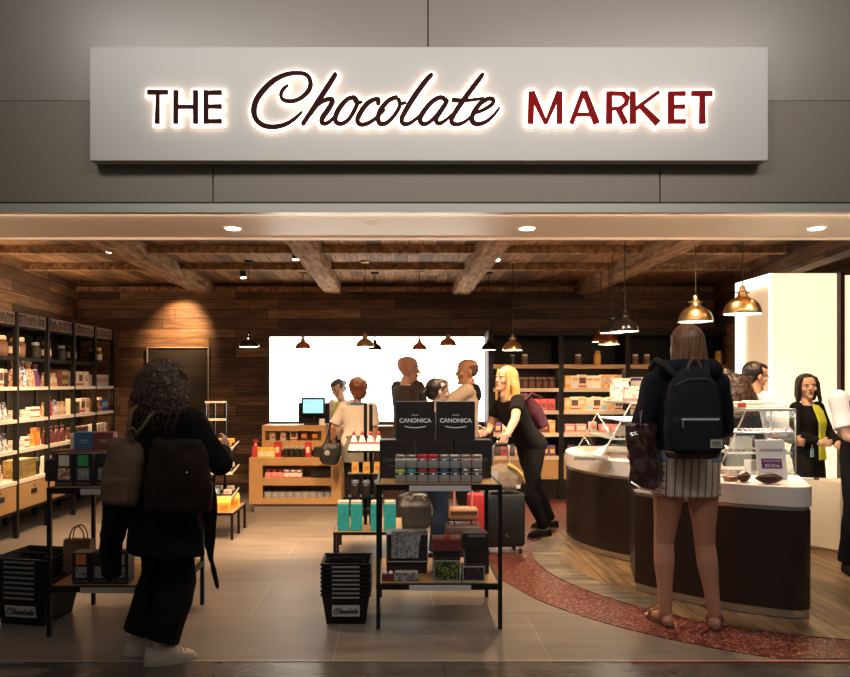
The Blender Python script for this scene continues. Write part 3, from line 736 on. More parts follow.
def ribbon(g, P, conv, grow, y0, y1):
    """a pen stroke of changing width with round ends, as a solid y0..y1"""
    L, Rr = [], []
    n = len(P)
    for i in range(n):
        x, y, w = P[i]; a = P[max(i - 1, 0)]; b = P[min(i + 1, n - 1)]; dx, dy = b[0] - a[0], b[1] - a[1]; l = math.hypot(dx, dy) or 1; nx, ny = -dy / l, dx / l; w = w / 2 + grow
        L.append((x + nx * w, y + ny * w)); Rr.append((x - nx * w, y - ny * w))
    for (x, y, w), sg in ((P[0], 1), (P[-1], -1)):
        q = [conv(x + (w / 2 + grow) * math.cos(a * PI / 6), y + (w / 2 + grow) * math.sin(a * PI / 6)) for a in range(12)]
        g.prism(q, y0, y1, axis='y')
    rs = []
    for i, (a, b) in enumerate(zip(L, Rr)):
        a = conv(*a); b = conv(*b); e = i * min(4e-5, (y1 - y0) / 400); rs.append([(a[0], y0 + e, a[1]), (b[0], y0 + e, b[1]), (b[0], y1, b[1]), (a[0], y1, a[1])])
    g.rings(rs)
YS = 4.26
YL = YS - .040
cv = lambda x, y: (PX(x, YL), PZ(y, YL))
sg = empty('store_sign', (PX(429, YS), YS, PZ(161, YS)), 0, 'wide pale grey box sign with backlit red and brown letters on the fascia', 'sign')
u = lambda o: under(o, sg)
u(box('board', PX(90, YS), PX(768, YS), YS, YS + .085, PZ(160.5, YS), PZ(47, YS), M_sign, sg, bevel=.002))
g = MB().box(PX(96, YS), PX(762, YS), YS + .085, YS + .097, PZ(156, YS), PZ(52, YS)); u(g.build('mounting_rail', M_joint, sg))
# "Chocolate": brown script letters over added glowing slabs that imitate their halo on the board
order = 'Chocolate'
lett = {0: [0], 1: [1, 2], 2: [3], 3: [4], 4: [5], 5: [6], 6: [7], 7: [8, 10], 8: [9]}
for i in range(9):
    g = MB(); hb = MB()
    for s in lett[i]:
        P = smooth_pts(*SCRIPT[s]); ribbon(g, P, cv, .55, YL + s * .0003, YS - .022 + s * .0003); ribbon(hb, P, cv, 2.9, YS - .018 - s * .0003, YS - .006)
    L_ = u(g.build('letter', M_lbrown, sg)); h_ = hb.build('halo_glow', M_halo, L_)
# block letters as strokes: (x0,y0,w0, x1,y1,w1)
def stroke(g, s, grow, y0, y1):
    x0, a0, w0, x1, a1, w1 = s; dx, dy = x1 - x0, a1 - a0; l = math.hypot(dx, dy); ux, uy = dx / l, dy / l; nx, ny = -uy, ux
    p = [(x0 - ux * grow + nx * (w0 / 2 + grow), a0 - uy * grow + ny * (w0 / 2 + grow)), (x1 + ux * grow + nx * (w1 / 2 + grow), a1 + uy * grow + ny * (w1 / 2 + grow)),
         (x1 + ux * grow - nx * (w1 / 2 + grow), a1 + uy * grow - ny * (w1 / 2 + grow)), (x0 - ux * grow - nx * (w0 / 2 + grow), a0 - uy * grow - ny * (w0 / 2 + grow))]
    g.prism([cv(*q) for q in p], y0, y1, axis='y')
def Z(ox, oy, s, L): return [(ox + a / s, oy + b / s, w / s, ox + c / s, oy + d / s, e / s) for a, b, w, c, d, e in L]
A = lambda L: Z(140, 70, 8.5, L); B = lambda L: Z(515, 70, 4.05, L)
blocks = [(M_lbrown, A([(60, 184, 34, 232, 184, 32), (147, 190, 24, 142, 449, 36)])),
 (M_lbrown, A([(302, 170, 38, 300, 449, 36), (469, 170, 38, 469, 449, 38), (305, 308, 26, 470, 308, 26)])),
 (M_lbrown, A([(558, 170, 36, 558, 449, 38), (558, 188, 30, 690, 186, 34), (558, 305, 24, 690, 305, 34), (558, 432, 28, 690, 430, 34)])),
 (M_lred, B([(68, 86, 22, 64, 214, 22), (68, 86, 22, 126, 214, 12), (126, 214, 12, 180, 86, 22), (182, 86, 20, 182, 214, 22)])),
 (M_lred, B([(278, 85, 18, 230, 214, 18), (283, 85, 20, 332, 214, 24), (250, 178, 12, 318, 178, 12)])),
 (M_lred, B([(383, 86, 20, 383, 214, 24), (385, 92, 14, 440, 94, 14), (436, 90, 16, 456, 112, 18), (456, 106, 16, 452, 138, 16), (455, 132, 16, 425, 154, 12), (440, 150, 12, 385, 156, 10), (418, 150, 18, 450, 214, 20)])),
 (M_lred, B([(479, 86, 20, 479, 214, 24), (584, 86, 14, 490, 156, 14), (505, 136, 16, 582, 214, 26)])),
 (M_lred, B([(634, 86, 22, 634, 214, 24), (634, 93, 14, 692, 93, 16), (634, 146, 12, 690, 146, 16), (634, 206, 14, 693, 206, 16)])),
 (M_lred, B([(718, 93, 18, 801, 93, 18), (761, 98, 18, 761, 214, 24)]))]
for m, L in blocks:
    g = MB(); hb = MB()
    for i, s in enumerate(L): stroke(g, s, .22, YL + i * .0004, YS - .022 + i * .0004); stroke(hb, s, 2.8, YS - .018 - i * .0004, YS - .006 - i * .0002)
    L_ = u(g.build('letter', m, sg)); hb.build('halo_glow', M_halo, L_)
# faint script on the glowing panel (same lettering, C starts at x 336)
g = MB(); cv2 = lambda x, y: (PX(336 + (x - 250) * .50, 9.19), PZ(366 + (y - 72) * .40, 9.19))
for s in SCRIPT: ribbon(g, smooth_pts(*s), cv2, -.3, 9.194, 9.199)
under(g.build('script_lettering', M_pscript, bl), bl)
# glowing corner boxes on the right
def litbox(x0, x1, y0, y1, z1, label, side=True):
    r = empty('light_box', ((x0 + x1) / 2, y0, 0), 0, label, 'light box'); u_ = lambda o: under(o, r)
    u_(box('core', x0 + .03, x1, y0 + .03, y1, 0, z1 - .02, M_peach, r))
    u_(box('front_panel', x0 + .012, x1, y0, y0 + .03, .05, z1, M_lit, r, bevel=.006))
    g = MB(); g.box(x0, x0 + .03, y0 + .005, y0 + .03, .05, z1).box(x0, x0 + .03, y1 - .14, y1, .05, z1).box(x0, x0 + .03, y0 + .03, y1 - .14, z1 - .10, z1)
    if side: u_(g.build('side_frame', M_lit2, r))
    return r
litbox(3.52, 4.145, 6.75, 7.45, 2.45, 'glowing cream corner box with niche side on the right behind the staff')
litbox(4.19, 5.0, 6.74, 7.45, 2.43, 'glowing cream wall box cut by the right picture edge', False)
box_('trim_6', 4.148, 4.187, 6.70, 6.9, 0, 2.46, mat('dark brown post', (.05, .02, .01), .5))
# low cream wall behind the right-hand counter
c = empty('low_cabinet', (3.9, 6.1, 0), 0, 'low cream panelled cabinet between the right-hand counter and the black vest', 'cabinet')
wallp = MB().prism([(3.42, 6.28), (3.66, 5.92), (4.6, 5.92), (4.6, 6.2), (3.8, 6.2)], .04, .60); under(wallp.build('body', M_cream, c), c)
under(MB().prism([(3.44, 6.26), (3.67, 5.935), (4.6, 5.935), (4.6, 6.18), (3.8, 6.18)], 0, .04).build('plinth', M_steel, c), c)

# ------------------------------------------------------------------ lamps
def pendant(px, py, wpx, Y, m, mi_, label):
    x = PX(px, Y); z = PZ(py, Y); r = wpx * Y / FP / 2; s = r / .12
    root = empty('pendant_lamp', (x, Y, z), 0, label, 'pendant lamp')
    prof = [(.120, 0), (.121, .006), (.117, .028), (.103, .062), (.080, .088), (.050, .106), (.034, .118), (.030, .134), (.031, .150), (.022, .156), (.018, .175), (.012, .19)]
    g = MB(); g.lathe([(a * s, b * s) for a, b in prof], 28, cap=False); sh = g.build('lamp_shade', m, root, smooth=50)
    g = MB(); g.lathe([(a * s * .97, b * s) for a, b in prof[:6]], 28, cap=False); g.build('shade_lining', M_inner, sh, smooth=50)
    g = MB(); g.lathe([(0.001, .022 * s), (.05 * s, .03 * s), (.055 * s, .05 * s), (.03 * s, .085 * s), (.012 * s, .105 * s)], 14); b = g.build('bulb', M_bulb, root, smooth=60)
    g = MB(); g.tube([(0, 0, .18 * s), (0, 0, 2.71 - z)], .004, 6); g.build('cord', M_black, root)
    g = MB(); g.lathe([(.045, 2.71 - z - .02), (.05, 2.71 - z - .004), (.05, 2.71 - z)], 14); g.build('ceiling_canopy', M_brass if m != M_bchrome else M_black, root)
    for a in (0, 90, 180): g = MB(); g.tube([(.03 * s * math.cos(R(a)), .03 * s * math.sin(R(a)), .143 * s), (.046 * s * math.cos(R(a)), .046 * s * math.sin(R(a)), .143 * s)], .005 * s, 6, rnd=True); g.build('screw', m, root)
for a in ((249, 347, 20, 7.6, M_bchrome, 0, 'black pendant lamp hanging left of the glowing panel, farthest left'),
          (303, 349, 16, 8.4, M_copper, 0, 'small copper pendant lamp over the till on the wooden desk'),
          (365, 347, 18, 7.6, M_brass, 0, 'brass pendant lamp over the woman in the white shirt, nearer of two overlapping'),
          (375, 350, 14, 8.4, M_bchrome, 0, 'dark pendant lamp half hidden behind a brass one over the white shirt'),
          (419.4, 350, 15, 8.3, M_copper, 0, 'bronze pendant lamp just right above the bald man'),
          (448, 346, 17, 8.0, M_copper, 0, 'bronze pendant lamp left above the man holding his hand to his chin'),
          (488.7, 350, 15, 8.4, M_bchrome, 0, 'dark pendant lamp at the right edge of the glowing panel'),
          (512.6, 350.5, 20, 7.6, M_brass, 0, 'brass pendant lamp on its own before the black shelving, right of the panel'),
          (601, 342, 18, 8.0, M_copper, 0, 'copper pendant lamp low in the cluster of four, leftmost'),
          (609, 344.5, 21, 7.6, M_copper, 0, 'copper pendant lamp with bright rim, lowest of the cluster of four'),
          (612.5, 333, 25, 6.9, M_bchrome, 0, 'black pendant lamp in the cluster, left of the larger black one'),
          (625, 331.6, 27, 6.4, M_bchrome, 0, 'large black pendant lamp at the right of the cluster'),
          (695.5, 321.7, 33, 5.9, M_brass, 0, 'polished brass pendant lamp above the head of the woman with the navy backpack'),
          (742.5, 314, 36, 5.45, M_brass, 0, 'largest brass pendant lamp, hanging before the glowing corner box')):
    pendant(*a)
for px, lab in ((233, 'left'), (527, 'middle'), (816, 'right')):
    Y = 4.85; x = PX(px, Y)
    r = empty('downlight', (x, Y, 2.465), 0, f'round white recessed downlight in the entrance soffit, {lab} of three', 'ceiling light', 'recessed soffit downlights')
    MB().lathe([(.066, -.006), (.066, 0), (.05, 0)], 24).build('ring', M_white, r); MB().lathe([(.001, -.008), (.05, -.008), (.05, -.004)], 24).build('lens', M_lens, r)
    light('soffit_lamp', 'SPOT', (x, Y, 2.43), 60, WARM2, aim=(x, Y + .15, 0), spot_size=R(115), spot_blend=.8, shadow_soft_size=.05)
r = empty('ceiling_sprinkler', (PX(371, 4.7), 4.7, 2.465), 0, 'small flat sprinkler cap in the entrance soffit', 'sprinkler')
MB().lathe([(.035, -.006), (.04, 0)], 16).build('cap', M_cream, r)
def spot(px, py, lab, aim, e=70, size=70, head=True, Y=None, col=WARM):
    z = 2.62; Y = Y or (z - H) * FP / (VY - py); x = PX(px, Y)
    r = empty('spotlight', (x, Y, z), 0, lab, 'spotlight', None); a = (Vector(aim) - Vector((x, Y, z))).normalized()
    MB().tube([Vector((0, 0, .09)), Vector((0, 0, 0))], .012, 8).build('bracket', M_black, r)
    MB().tube([-a * .05, a * .05], .034, 16).build('lamp_head', M_black, r); MB().tube([a * .051, a * .055], .028, 16).build('lens', M_lens, r)
    light('spot_beam', 'SPOT', Vector((x, Y, z)) + a * .08, e, col, aim=aim, spot_size=R(size), spot_blend=1.0, shadow_soft_size=.04)
spot(296, 254, 'black spotlight with bright lens left of the centre-left ceiling beam', (-1.0, 6.6, 0), 260, 48)
spot(497, 255, 'black spotlight with bright lens beside the centre-right ceiling beam', (.7, 5.6, 0), 160)
spot(110, 246, 'tiny spotlight on the ceiling left of the leftmost beam', (-3.3, 7.2, .8), 120, 70)
spot(122, 252, 'tiny spotlight next to the leftmost beam, nearer to it than its neighbour', (-3.3, 6.4, .7), 100, 70)
spot(243, 273, 'small dim spotlight above the black pendant by the rear wood wall', (-1.4, 7.6, .3), 70, 70)
spot(182, 273, 'small ceiling spotlight shining down the boards above the flush door', (PX(182, WB), WB, 2.08), 170, 74, Y=8.75, col=(1, .60, .28))
# ------------------------------------------------------------------ small goods (prototype meshes, copied as objects)
PROTO = {}
def proto(key, fn, name):
    if key not in PROTO:
        g = MB(); fn(g); PROTO[key] = (g.mesh(key), name, g)
    return PROTO[key]
PCOUNT = {}
def goods(key, loc, rz, label, cat, group=None, s=1.0, name=None):
    me, nm, g = PROTO[key]
    o = bpy.data.objects.new(name or nm, me); COL.objects.link(o); o.location = loc; o.rotation_euler.z = rz
    o.scale = (s, s, s) if not hasattr(s, '__len__') else s
    return tag(o, label, cat, group)
def p_box(key, w, d, h, m, face, band=None, fh=(.35, .8), name='gift_box', fw=.8):
    def f(g):
        g.box(-w / 2, w / 2, -d / 2, d / 2, 0, h, m); g.box(-w / 2 * fw, w / 2 * fw, -d / 2 - .001, -d / 2 + .003, h * fh[0], h * fh[1], face)
        if band: g.box(-w / 2 - .001, w / 2 + .001, -d / 2 - .0015, d / 2 + .001, h * .08, h * .2, band)
        g.box(-w / 2 * .98, w / 2 * .98, -d / 2 * .98, d / 2 * .98, h, h + .003, m)
    proto(key, f, name)
def p_jar(key, r, h, body, lid, label=None, name='glass_jar'):
    def f(g):
        g.lathe([(r * .9, 0), (r, h * .06), (r, h * .68), (r * .72, h * .78), (r * .72, h * .82)], 14, body)
        g.lathe([(r * .8, h * .80), (r * .82, h * .83), (r * .82, h * .95), (r * .7, h)], 14, lid)
        if label: g.lathe([(r * 1.015, h * .2), (r * 1.015, h * .55)], 14, label, cap=False)
    proto(key, f, name)
def p_tin(key, r, h, body, lid, label, name='tin'):
    def f(g):
        g.lathe([(r * .97, 0), (r, h * .03), (r, h * .8), (r * .97, h * .82)], 16, body); g.lathe([(r * 1.03, h * .80), (r * 1.03, h * .97), (r * .98, h)], 16, lid)
        g.lathe([(r * 1.012, h * .12), (r * 1.012, h * .62)], 16, label, cap=False)
    proto(key, f, name)
def p_bag(key, w, h, m, tie, name='sweet_bag', top=None):
    def f(g):
        rs = []
        for z, a, b in ((0, .45, .30), (.08, .5, .34), (.35, .5, .32), (.6, .42, .24), (.72, .16, .10), (.76, .12, .08), (.86, .26, .12), (1, .36, .14)):
            rs.append([(w * a * math.cos(t) * (1 + .06 * math.cos(5 * t)), w * b * math.sin(t), h * z) for t in [2 * PI * q / 14 for q in range(14)]])
        g.rings(rs, m); g.lathe([(w * .15, h * .715), (w * .17, h * .74), (w * .15, h * .765)], 10, tie, cap=False)
    proto(key, f, name)
def p_pouch(key, w, h, m, face, name='pouch'):
    def f(g):
        g.rings([[(-w / 2 * a, -b, h * z), (w / 2 * a, -b, h * z), (w / 2 * a, b, h * z), (-w / 2 * a, b, h * z)] for z, a, b in ((0, 1, w * .28), (.1, 1.02, w * .3), (.5, 1, w * .22), (.88, .98, w * .06), (1, 1, w * .03))], m)
        g.rings([[(-w * .33, -b - .002, h * z), (w * .33, -b - .002, h * z), (w * .33, -b + .01, h * z), (-w * .33, -b + .01, h * z)] for z, b in ((.25, w * .26), (.62, w * .17))], face)
    proto(key, f, name)
p_jar('jar_b', .055, .19, M_brown, M_cr, M_kraft); p_jar('jar_g', .05, .18, M_choc, M_gold, M_cr); p_jar('jar_y', .058, .22, M_yel, M_gold); p_jar('jar_d', .045, .16, M_dark, M_grey); p_jar('jar_k', .055, .165, M_kraft, M_cr, M_brown)
p_box('box_cr', .10, .07, .16, M_cr, M_brown, M_red); p_box('box_cr2', .09, .07, .16, M_cr, M_mixed); p_box('box_w', .08, .07, .13, M_lgrey, M_mixed); p_box('box_or', .07, .06, .17, M_org, M_yel)
p_box('box_y', .075, .06, .15, M_yel, M_cr); p_box('box_bl', .09, .06, .13, M_blue, M_lblue); p_box('box_pk', .12, .07, .10, M_pink, M_cr); p_box('box_wh', .10, .07, .15, M_white, M_yel, fh=(.6, .8)); p_box('box_wp', .13, .07, .13, M_white, M_purple, fh=(.7, .95), fw=1)
p_box('box_mo', .085, .07, .16, M_mixo, M_cr, fh=(.5, .8)); p_box('box_br', .09, .07, .13, M_brown, M_org); p_box('box_cb', .085, .06, .15, M_cr, M_lblue, fh=(.1, .4)); p_box('box_rd', .10, .08, .19, M_red, M_cr, fh=(.3, .7), fw=.5)
p_tin('tin_dk', .042, .13, M_dark, M_brown, M_brown); p_tin('tin_w', .045, .08, M_white, M_lgrey, M_lgrey); p_tin('tin_r', .040, .10, M_red, M_white, M_white); p_tin('tin_g', .045, .11, M_lime, M_yel, M_cr); p_tin('tin_gy', .045, .085, M_grey, M_dark, M_grey)
p_bag('bag_mx', .16, .24, M_mixed, M_red); p_bag('bag_bl', .15, .26, M_mixb, M_gold); p_bag('bag_dk', .14, .22, M_purple, M_white); p_bag('bag_pk', .09, .10, M_pink, M_red); p_bag('bag_or', .11, .20, M_mixo, M_gold); p_bag('bag_rd', .09, .20, M_red, M_white); p_bag('bag_vp', .10, .17, M_maroon, M_white)
p_pouch('po_te', .085, .14, M_teal, M_dark); p_pouch('po_dk', .085, .14, M_dark, M_brown); p_pouch('po_rd', .085, .14, M_red, M_maroon); p_pouch('po_mx', .08, .14, M_mixed, M_cr); p_pouch('po_wb', .08, .16, M_mixb, M_white); p_pouch('po_yl', .07, .12, M_yel, M_org); p_pouch('po_pu', .08, .13, M_purple, M_yel)
def cone(g):
    g.lathe([(.045, 0), (.047, .004), (.006, .12)], 12, M_white); g.lathe([(.03, .045), (.031, .05), (.016, .09)], 12, M_red, cap=False); g.lathe([(.010, .112), (.014, .125), (.004, .14)], 10, M_red)
proto('cone', cone, 'sweet_cone')
DESC = {'jar_b': ('brown glass jar with pale lid', 'jar'), 'jar_g': ('chocolate jar with gold lid', 'jar'), 'jar_y': ('tall jar of yellow sweets', 'jar'), 'jar_d': ('small dark jar', 'jar'), 'jar_k': ('clip jar with kraft brown contents', 'jar'),
 'box_cr': ('cream box with brown front', 'box'), 'box_cr2': ('cream and red printed box', 'box'), 'box_w': ('grey white patterned box', 'box'), 'box_or': ('tall orange box', 'box'), 'box_y': ('yellow box', 'box'), 'box_bl': ('blue box', 'box'),
 'box_pk': ('pink box', 'box'), 'box_wh': ('white box with yellow label', 'box'), 'box_wp': ('white box with purple top', 'box'), 'box_mo': ('orange patterned box', 'box'), 'box_br': ('brown box with orange label', 'box'), 'box_cb': ('cream box with light blue label', 'box'), 'box_rd': ('tall red box', 'box'),
 'tin_dk': ('dark brown tin', 'tin'), 'tin_w': ('small white tin', 'tin'), 'tin_r': ('red and white tin', 'tin'), 'tin_g': ('lime green tin', 'tin'), 'tin_gy': ('grey and white tin', 'tin'),
 'bag_mx': ('red and cream cellophane bag', 'bag of sweets'), 'bag_bl': ('blue and white cellophane bag', 'bag of sweets'), 'bag_dk': ('dark purple gift bag', 'bag of sweets'), 'bag_pk': ('small pink sweet bag', 'bag of sweets'), 'bag_or': ('orange tied sweet bag', 'bag of sweets'), 'bag_rd': ('red tied sweet bag', 'bag of sweets'), 'bag_vp': ('dark red bag with white tie', 'bag of sweets'),
 'po_te': ('teal pouch', 'pouch'), 'po_dk': ('dark pouch', 'pouch'), 'po_rd': ('red pouch', 'pouch'), 'po_mx': ('red and cream pouch', 'pouch'), 'po_wb': ('blue and white pouch', 'pouch'), 'po_yl': ('yellow pouch', 'pouch'), 'po_pu': ('purple and yellow pouch', 'pouch'), 'cone': ('red and white paper cone', 'sweet cone')}
PL = {'jar': 'jars', 'box': 'boxes', 'tin': 'tins', 'bag of sweets': 'bags', 'pouch': 'pouches', 'sweet cone': 'cones'}
def row(keys, p0, p1, z, rz, where, s=1.0, jig=.0):
    """a row of goods between two floor points; look-alikes of a row share label and group"""
    n = len(keys)
    for i, kx in enumerate(keys):
        if kx is None: continue
        t = (i + .5) / n; x = p0[0] + (p1[0] - p0[0]) * t; y = p0[1] + (p1[1] - p0[1]) * t
        d, c = DESC[kx]; cnt = keys.count(kx)
        grp = None; lab = f'{d} on {where}'
        if cnt > 1:
            grp = f'{d.split(" with")[0]} {PL[c]} on {where}'
        goods(kx, (x, y, z), rz + random.uniform(-.12, .12) * (1 if jig == 0 else jig), lab, c, grp, s)

# ------------------------------------------------------------------ left wall shelving
random.seed(11)
LY = [6.02, 6.59, 7.18, 7.76, 8.31, 8.84]; LX0, LX1 = -3.47, -3.88
sh = empty('wall_shelving', (-3.6, 7.4, 0), 0, 'tall black shelving with lit white shelves and orange drawers along the left wall', 'shelving')
u = lambda o: under(o, sh)
for y in LY:
    for x in (LX0, LX1): u(box('post', x - .02, x + .02, y - .02, y + .02, 0, 2.07, M_black, sh))
levels = (1.66, 1.385, 1.085, .805, .525)
for b in range(5):
    y0, y1 = LY[b] + .02, LY[b + 1] - .02
    for li, z in enumerate(levels):
        u(box('shelf', LX1 + .01, LX0 + (.022 if li else .0), y0, y1, z - .032, z, M_blackw if li == 0 else M_shelfw, sh))
    u(box('top_board', LX1, LX0, y0, y1, 1.93, 1.95, M_blackw, sh))
    g = MB(); fy = LX0 + .0
    g.box(fy - .004, fy, y0, y1, 1.94, 2.07, mat('frieze board', (.26, .17, .12), .7))
    yy = y0 + .02; dk = M_dark
    while yy < y1 - .03:
        w = random.choice((.012, .018, .024)); h1 = random.uniform(.07, .10); z0 = 1.955 + random.uniform(0, .015)
        g.box(fy, fy + .003, yy, yy + w, z0, z0 + h1, dk)
        if random.random() < .5: g.box(fy, fy + .003, yy - .006, yy + w + .008, z0 + h1 - .016, z0 + h1, dk)
        yy += w + random.choice((.010, .014, .02))
    u(g.build('frieze', None, sh))
    dr = u(box('drawer', LX0 - .03, LX0 + .018, y0 + .004, y1 - .004, .255, .488, M_oak, sh, bevel=.002))
    ym = (y0 + y1) / 2
    g = MB().box(LX0 + .018, LX0 + .024, ym - .05, ym + .05, .37, .415); g.build('label_holder', M_dark, dr)
    g = MB(); g.tube([(LX0 + .018, ym, .45), (LX0 + .03, ym, .45)], .008, 8); g.build('knob', M_brass, dr)
    u(box('drawer_case', LX1 + .01, LX0 - .03, y0, y1, .24, .488, M_blackw, sh))
    u(box('back_board', LX1 - .01, LX1 + .005, y0, y1, .24, 1.94, M_blackw, sh))
u(box('bottom_rail', LX0 - .01, LX0 + .01, LY[0], LY[-1], .225, .25, M_black, sh))
BAY = ['nearest bay', 'second bay', 'middle bay', 'fourth bay', 'farthest bay']
LEVEL = ['top jar shelf', 'upper lit shelf', 'middle lit shelf', 'lower lit shelf', 'bottom shelf']
left = {
 (0, 0): [None, None, 'jar_b'], (1, 0): ['jar_g', 'jar_b', None, None, 'jar_d'], (2, 0): ['jar_g', None, 'jar_d'], (3, 0): ['jar_g', None, None], (4, 0): ['jar_d', 'jar_g', None],
 (0, 1): [None, 'box_cr', 'box_cr2', 'box_cr', 'jar_d'], (1, 1): ['bag_mx', 'bag_bl', 'bag_mx', 'bag_dk'], (2, 1): ['po_mx', 'po_mx', 'po_mx', None, 'box_br'], (3, 1): ['box_cr2', 'box_cr', 'box_cr2'], (4, 1): ['box_w'] * 6,
 (0, 2): [None, 'box_y', 'box_cr', 'po_wb', 'po_wb'], (1, 2): ['tin_w', None, 'tin_w', 'tin_r', 'tin_r'], (2, 2): ['po_mx', 'bag_rd', 'po_wb', 'po_mx', 'po_mx'], (3, 2): ['box_cr2', 'tin_dk', 'box_cr', 'box_cr2'], (4, 2): ['box_br', 'box_br', 'box_cr', 'box_bl', 'box_bl'],
 (0, 3): [None, 'box_or', 'box_cr', 'po_wb', 'po_wb'], (1, 3): ['tin_w', 'tin_w', 'tin_r', 'po_yl', 'box_or'], (2, 3): ['bag_vp'] * 4, (3, 3): ['tin_dk'] * 4, (4, 3): ['box_w'] * 4,
 (0, 4): [None, 'box_w', 'box_cr2', None], (1, 4): [None, None, None, 'jar_d'], (2, 4): ['box_wh', None, None], (3, 4): ['box_cr'] * 2, (4, 4): ['box_cr'] * 2}
for (b, li), ks in left.items():
    x = LX0 - .075
    row(ks, (x, LY[b] + .05), (x, LY[b + 1] - .03), levels[li], PI / 2, f'the {LEVEL[li]}, {BAY[b]}, left shelving', 1.0)
p_box('big_ol', .30, .16, .17, M_olive, M_olive, name='gift_box'); goods('big_ol', (LX0 - .09, 6.83, .525), PI / 2, 'large olive gold presentation box on the bottom shelf of the left wall shelving', 'box')
p_box('st_box', .16, .14, .085, M_brown, M_gold, name='gift_box')
goods('st_box', (LX0 - .09, 7.62, 1.385), PI / 2, 'flat brown and gold box, lower of two stacked in the middle bay', 'box'); goods('st_box', (LX0 - .09, 7.62, 1.474), PI / 2, 'flat brown and gold box, upper of two stacked in the middle bay', 'box')
for z in levels[:-1]:
    light('shelf_strip', 'AREA', ((LX0 + LX1) / 2 + .06, 7.43, z - .04), 7.0 if z < 1.5 else 1.2, WARM, rot=(0, 0, 0), shape='RECTANGLE', size=.03, size_y=2.7)

# ------------------------------------------------------------------ black shelving on the back wall
BX = [1.165, 2.02, 2.83, 3.63, 4.08]; BY0, BY1 = 8.75, 9.18
bs = empty('wall_shelving', (2.6, 8.95, 0), 0, 'black shelving with pale lit shelves on the rear wall, right of the glowing panel', 'shelving')
u = lambda o: under(o, bs)
for i, x in enumerate(BX): u(box('upright', x - .03, x + .03, BY0, BY1, 0, 2.06, M_blackw, bs))
bl_ = (1.645, 1.358, 1.085, .812, .53)
for b in range(4):
    x0, x1 = BX[b] + .03, BX[b + 1] - .03
    for li, z in enumerate(bl_): u(box('shelf', x0, x1, BY0 - .005, BY1, z - .045, z, M_oak if li == 0 else M_oakl, bs))
    u(box('back_board', x0, x1, BY1 - .02, BY1, 0, 2.06, M_blackw, bs)); u(box('plinth', x0, x1, BY0 + .03, BY0 + .06, 0, .24, M_blackw, bs))
    u(box('top_board', x0, x1, BY0, BY1, 2.0, 2.06, M_blackw, bs))
    dr = u(box('drawer', x0 + .004, x1 - .004, BY0, BY0 + .03, .25, .48, M_oak, bs, bevel=.002)); g = MB().box((x0 + x1) / 2 - .05, (x0 + x1) / 2 + .05, BY0 - .01, BY0, .44, .455); g.build('handle', M_dark, dr)
    for li in range(3): light('shelf_strip', 'AREA', ((x0 + x1) / 2, BY0 + .06, bl_[li] - .05), 3.6 if b else 2.4, WARM2, rot=(0, 0, 0), shape='RECTANGLE', size=.7, size_y=.03)
BB = ['leftmost bay', 'second bay', 'third bay', 'rightmost bay']
BL = ['top jar shelf', 'shelf below the jars', 'third shelf down', 'fourth shelf down', 'shelf above the drawers']
back = {(0, 0): [None, 'jar_d', 'jar_k', None, None], (1, 0): [None, 'jar_k', None, 'jar_y', None, None], (2, 0): ['jar_k', 'jar_k', None, None, None], (3, 0): ['jar_d', None, 'jar_y'],
 (0, 1): ['tin_dk'] * 9, (1, 1): ['box_y', 'box_wh', 'box_cr', 'box_wh', 'box_wh', 'box_mo', 'box_mo', 'box_mo'], (2, 1): ['box_wp'] * 5, (3, 1): ['box_wp'] * 3,
 (0, 2): ['po_te', 'po_te', 'po_te', 'po_dk', 'po_dk', 'po_rd', 'po_rd', 'po_rd'], (1, 2): ['box_y', 'box_cr', 'box_mo', 'box_cb', 'box_cr', 'box_cb', 'box_mo', 'box_cr'], (2, 2): ['box_cr'] * 6, (3, 2): ['box_cr'] * 3,
 (0, 3): ['po_pu', 'po_mx', 'box_br', 'box_br', 'box_or', 'box_br', 'box_br', 'box_y'], (1, 3): ['box_pk', 'box_pk', 'box_w', 'box_pk', 'box_pk'], (2, 3): ['box_w'] * 4,
 (0, 4): ['po_dk', 'po_rd', 'po_dk', 'po_mx', 'po_pu', 'po_pu', 'po_yl', 'po_pu', 'po_pu'], (1, 4): ['po_pu', 'po_yl', 'po_pu', 'po_dk']}
for (b, li), ks in back.items():
    row(ks, (BX[b] + .05, BY0 + .09), (BX[b + 1] - .05, BY0 + .09), bl_[li], 0, f'the {BL[li]}, {BB[b]}, rear shelving', .78 if li == 0 else 1.0)
# ------------------------------------------------------------------ display tables at the entrance
def display_table(x0, x1, y0, y1, ztop, zlow, label, s=.022):
    r = empty('display_table', ((x0 + x1) / 2, (y0 + y1) / 2, 0), 0, label, 'table', None); u = lambda o: under(o, r)
    for x in (x0, x1 - s):
        for y in (y0, y1 - s): u(box('leg', x, x + s, y, y + s, 0, ztop, M_black, r))
    for n, z in (('tabletop', ztop), ('lower_shelf', zlow)):
        o = u(box(n, x0 + s, x1 - s, y0 + s, y1 - s, z - .03, z, M_oak, r))
        g = MB(); g.box(x0, x1, y0 - .001, y0 + s, z - .034, z - .002).box(x0, x1, y1 - s, y1 + .001, z - .034, z - .002).box(x0 - .001, x0 + s, y0, y1, z - .034, z - .002).box(x1 - s, x1 + .001, y0, y1, z - .034, z - .002); u(g.build('rail', M_black, r))
        u(box('price_strip', x0 + .19, x1 - .18, y0 - .006, y0 - .001, z - .037, z - .006, M_ptag, r))
    return r
TX0, TX1, TY0, TY1, TZ, TL = -.108, .618, 4.15, 4.79, .835, .262
display_table(TX0, TX1, TY0, TY1, TZ, TL, 'black framed two-level display table in the middle with dark gift boxes and small jars')
LXa, LXb, LYa, LYb = -1.945, -1.225, 4.02, 4.63
display_table(LXa, LXb, LYa, LYb, TZ, .285, 'black framed two-level display table behind the woman in the black coat')
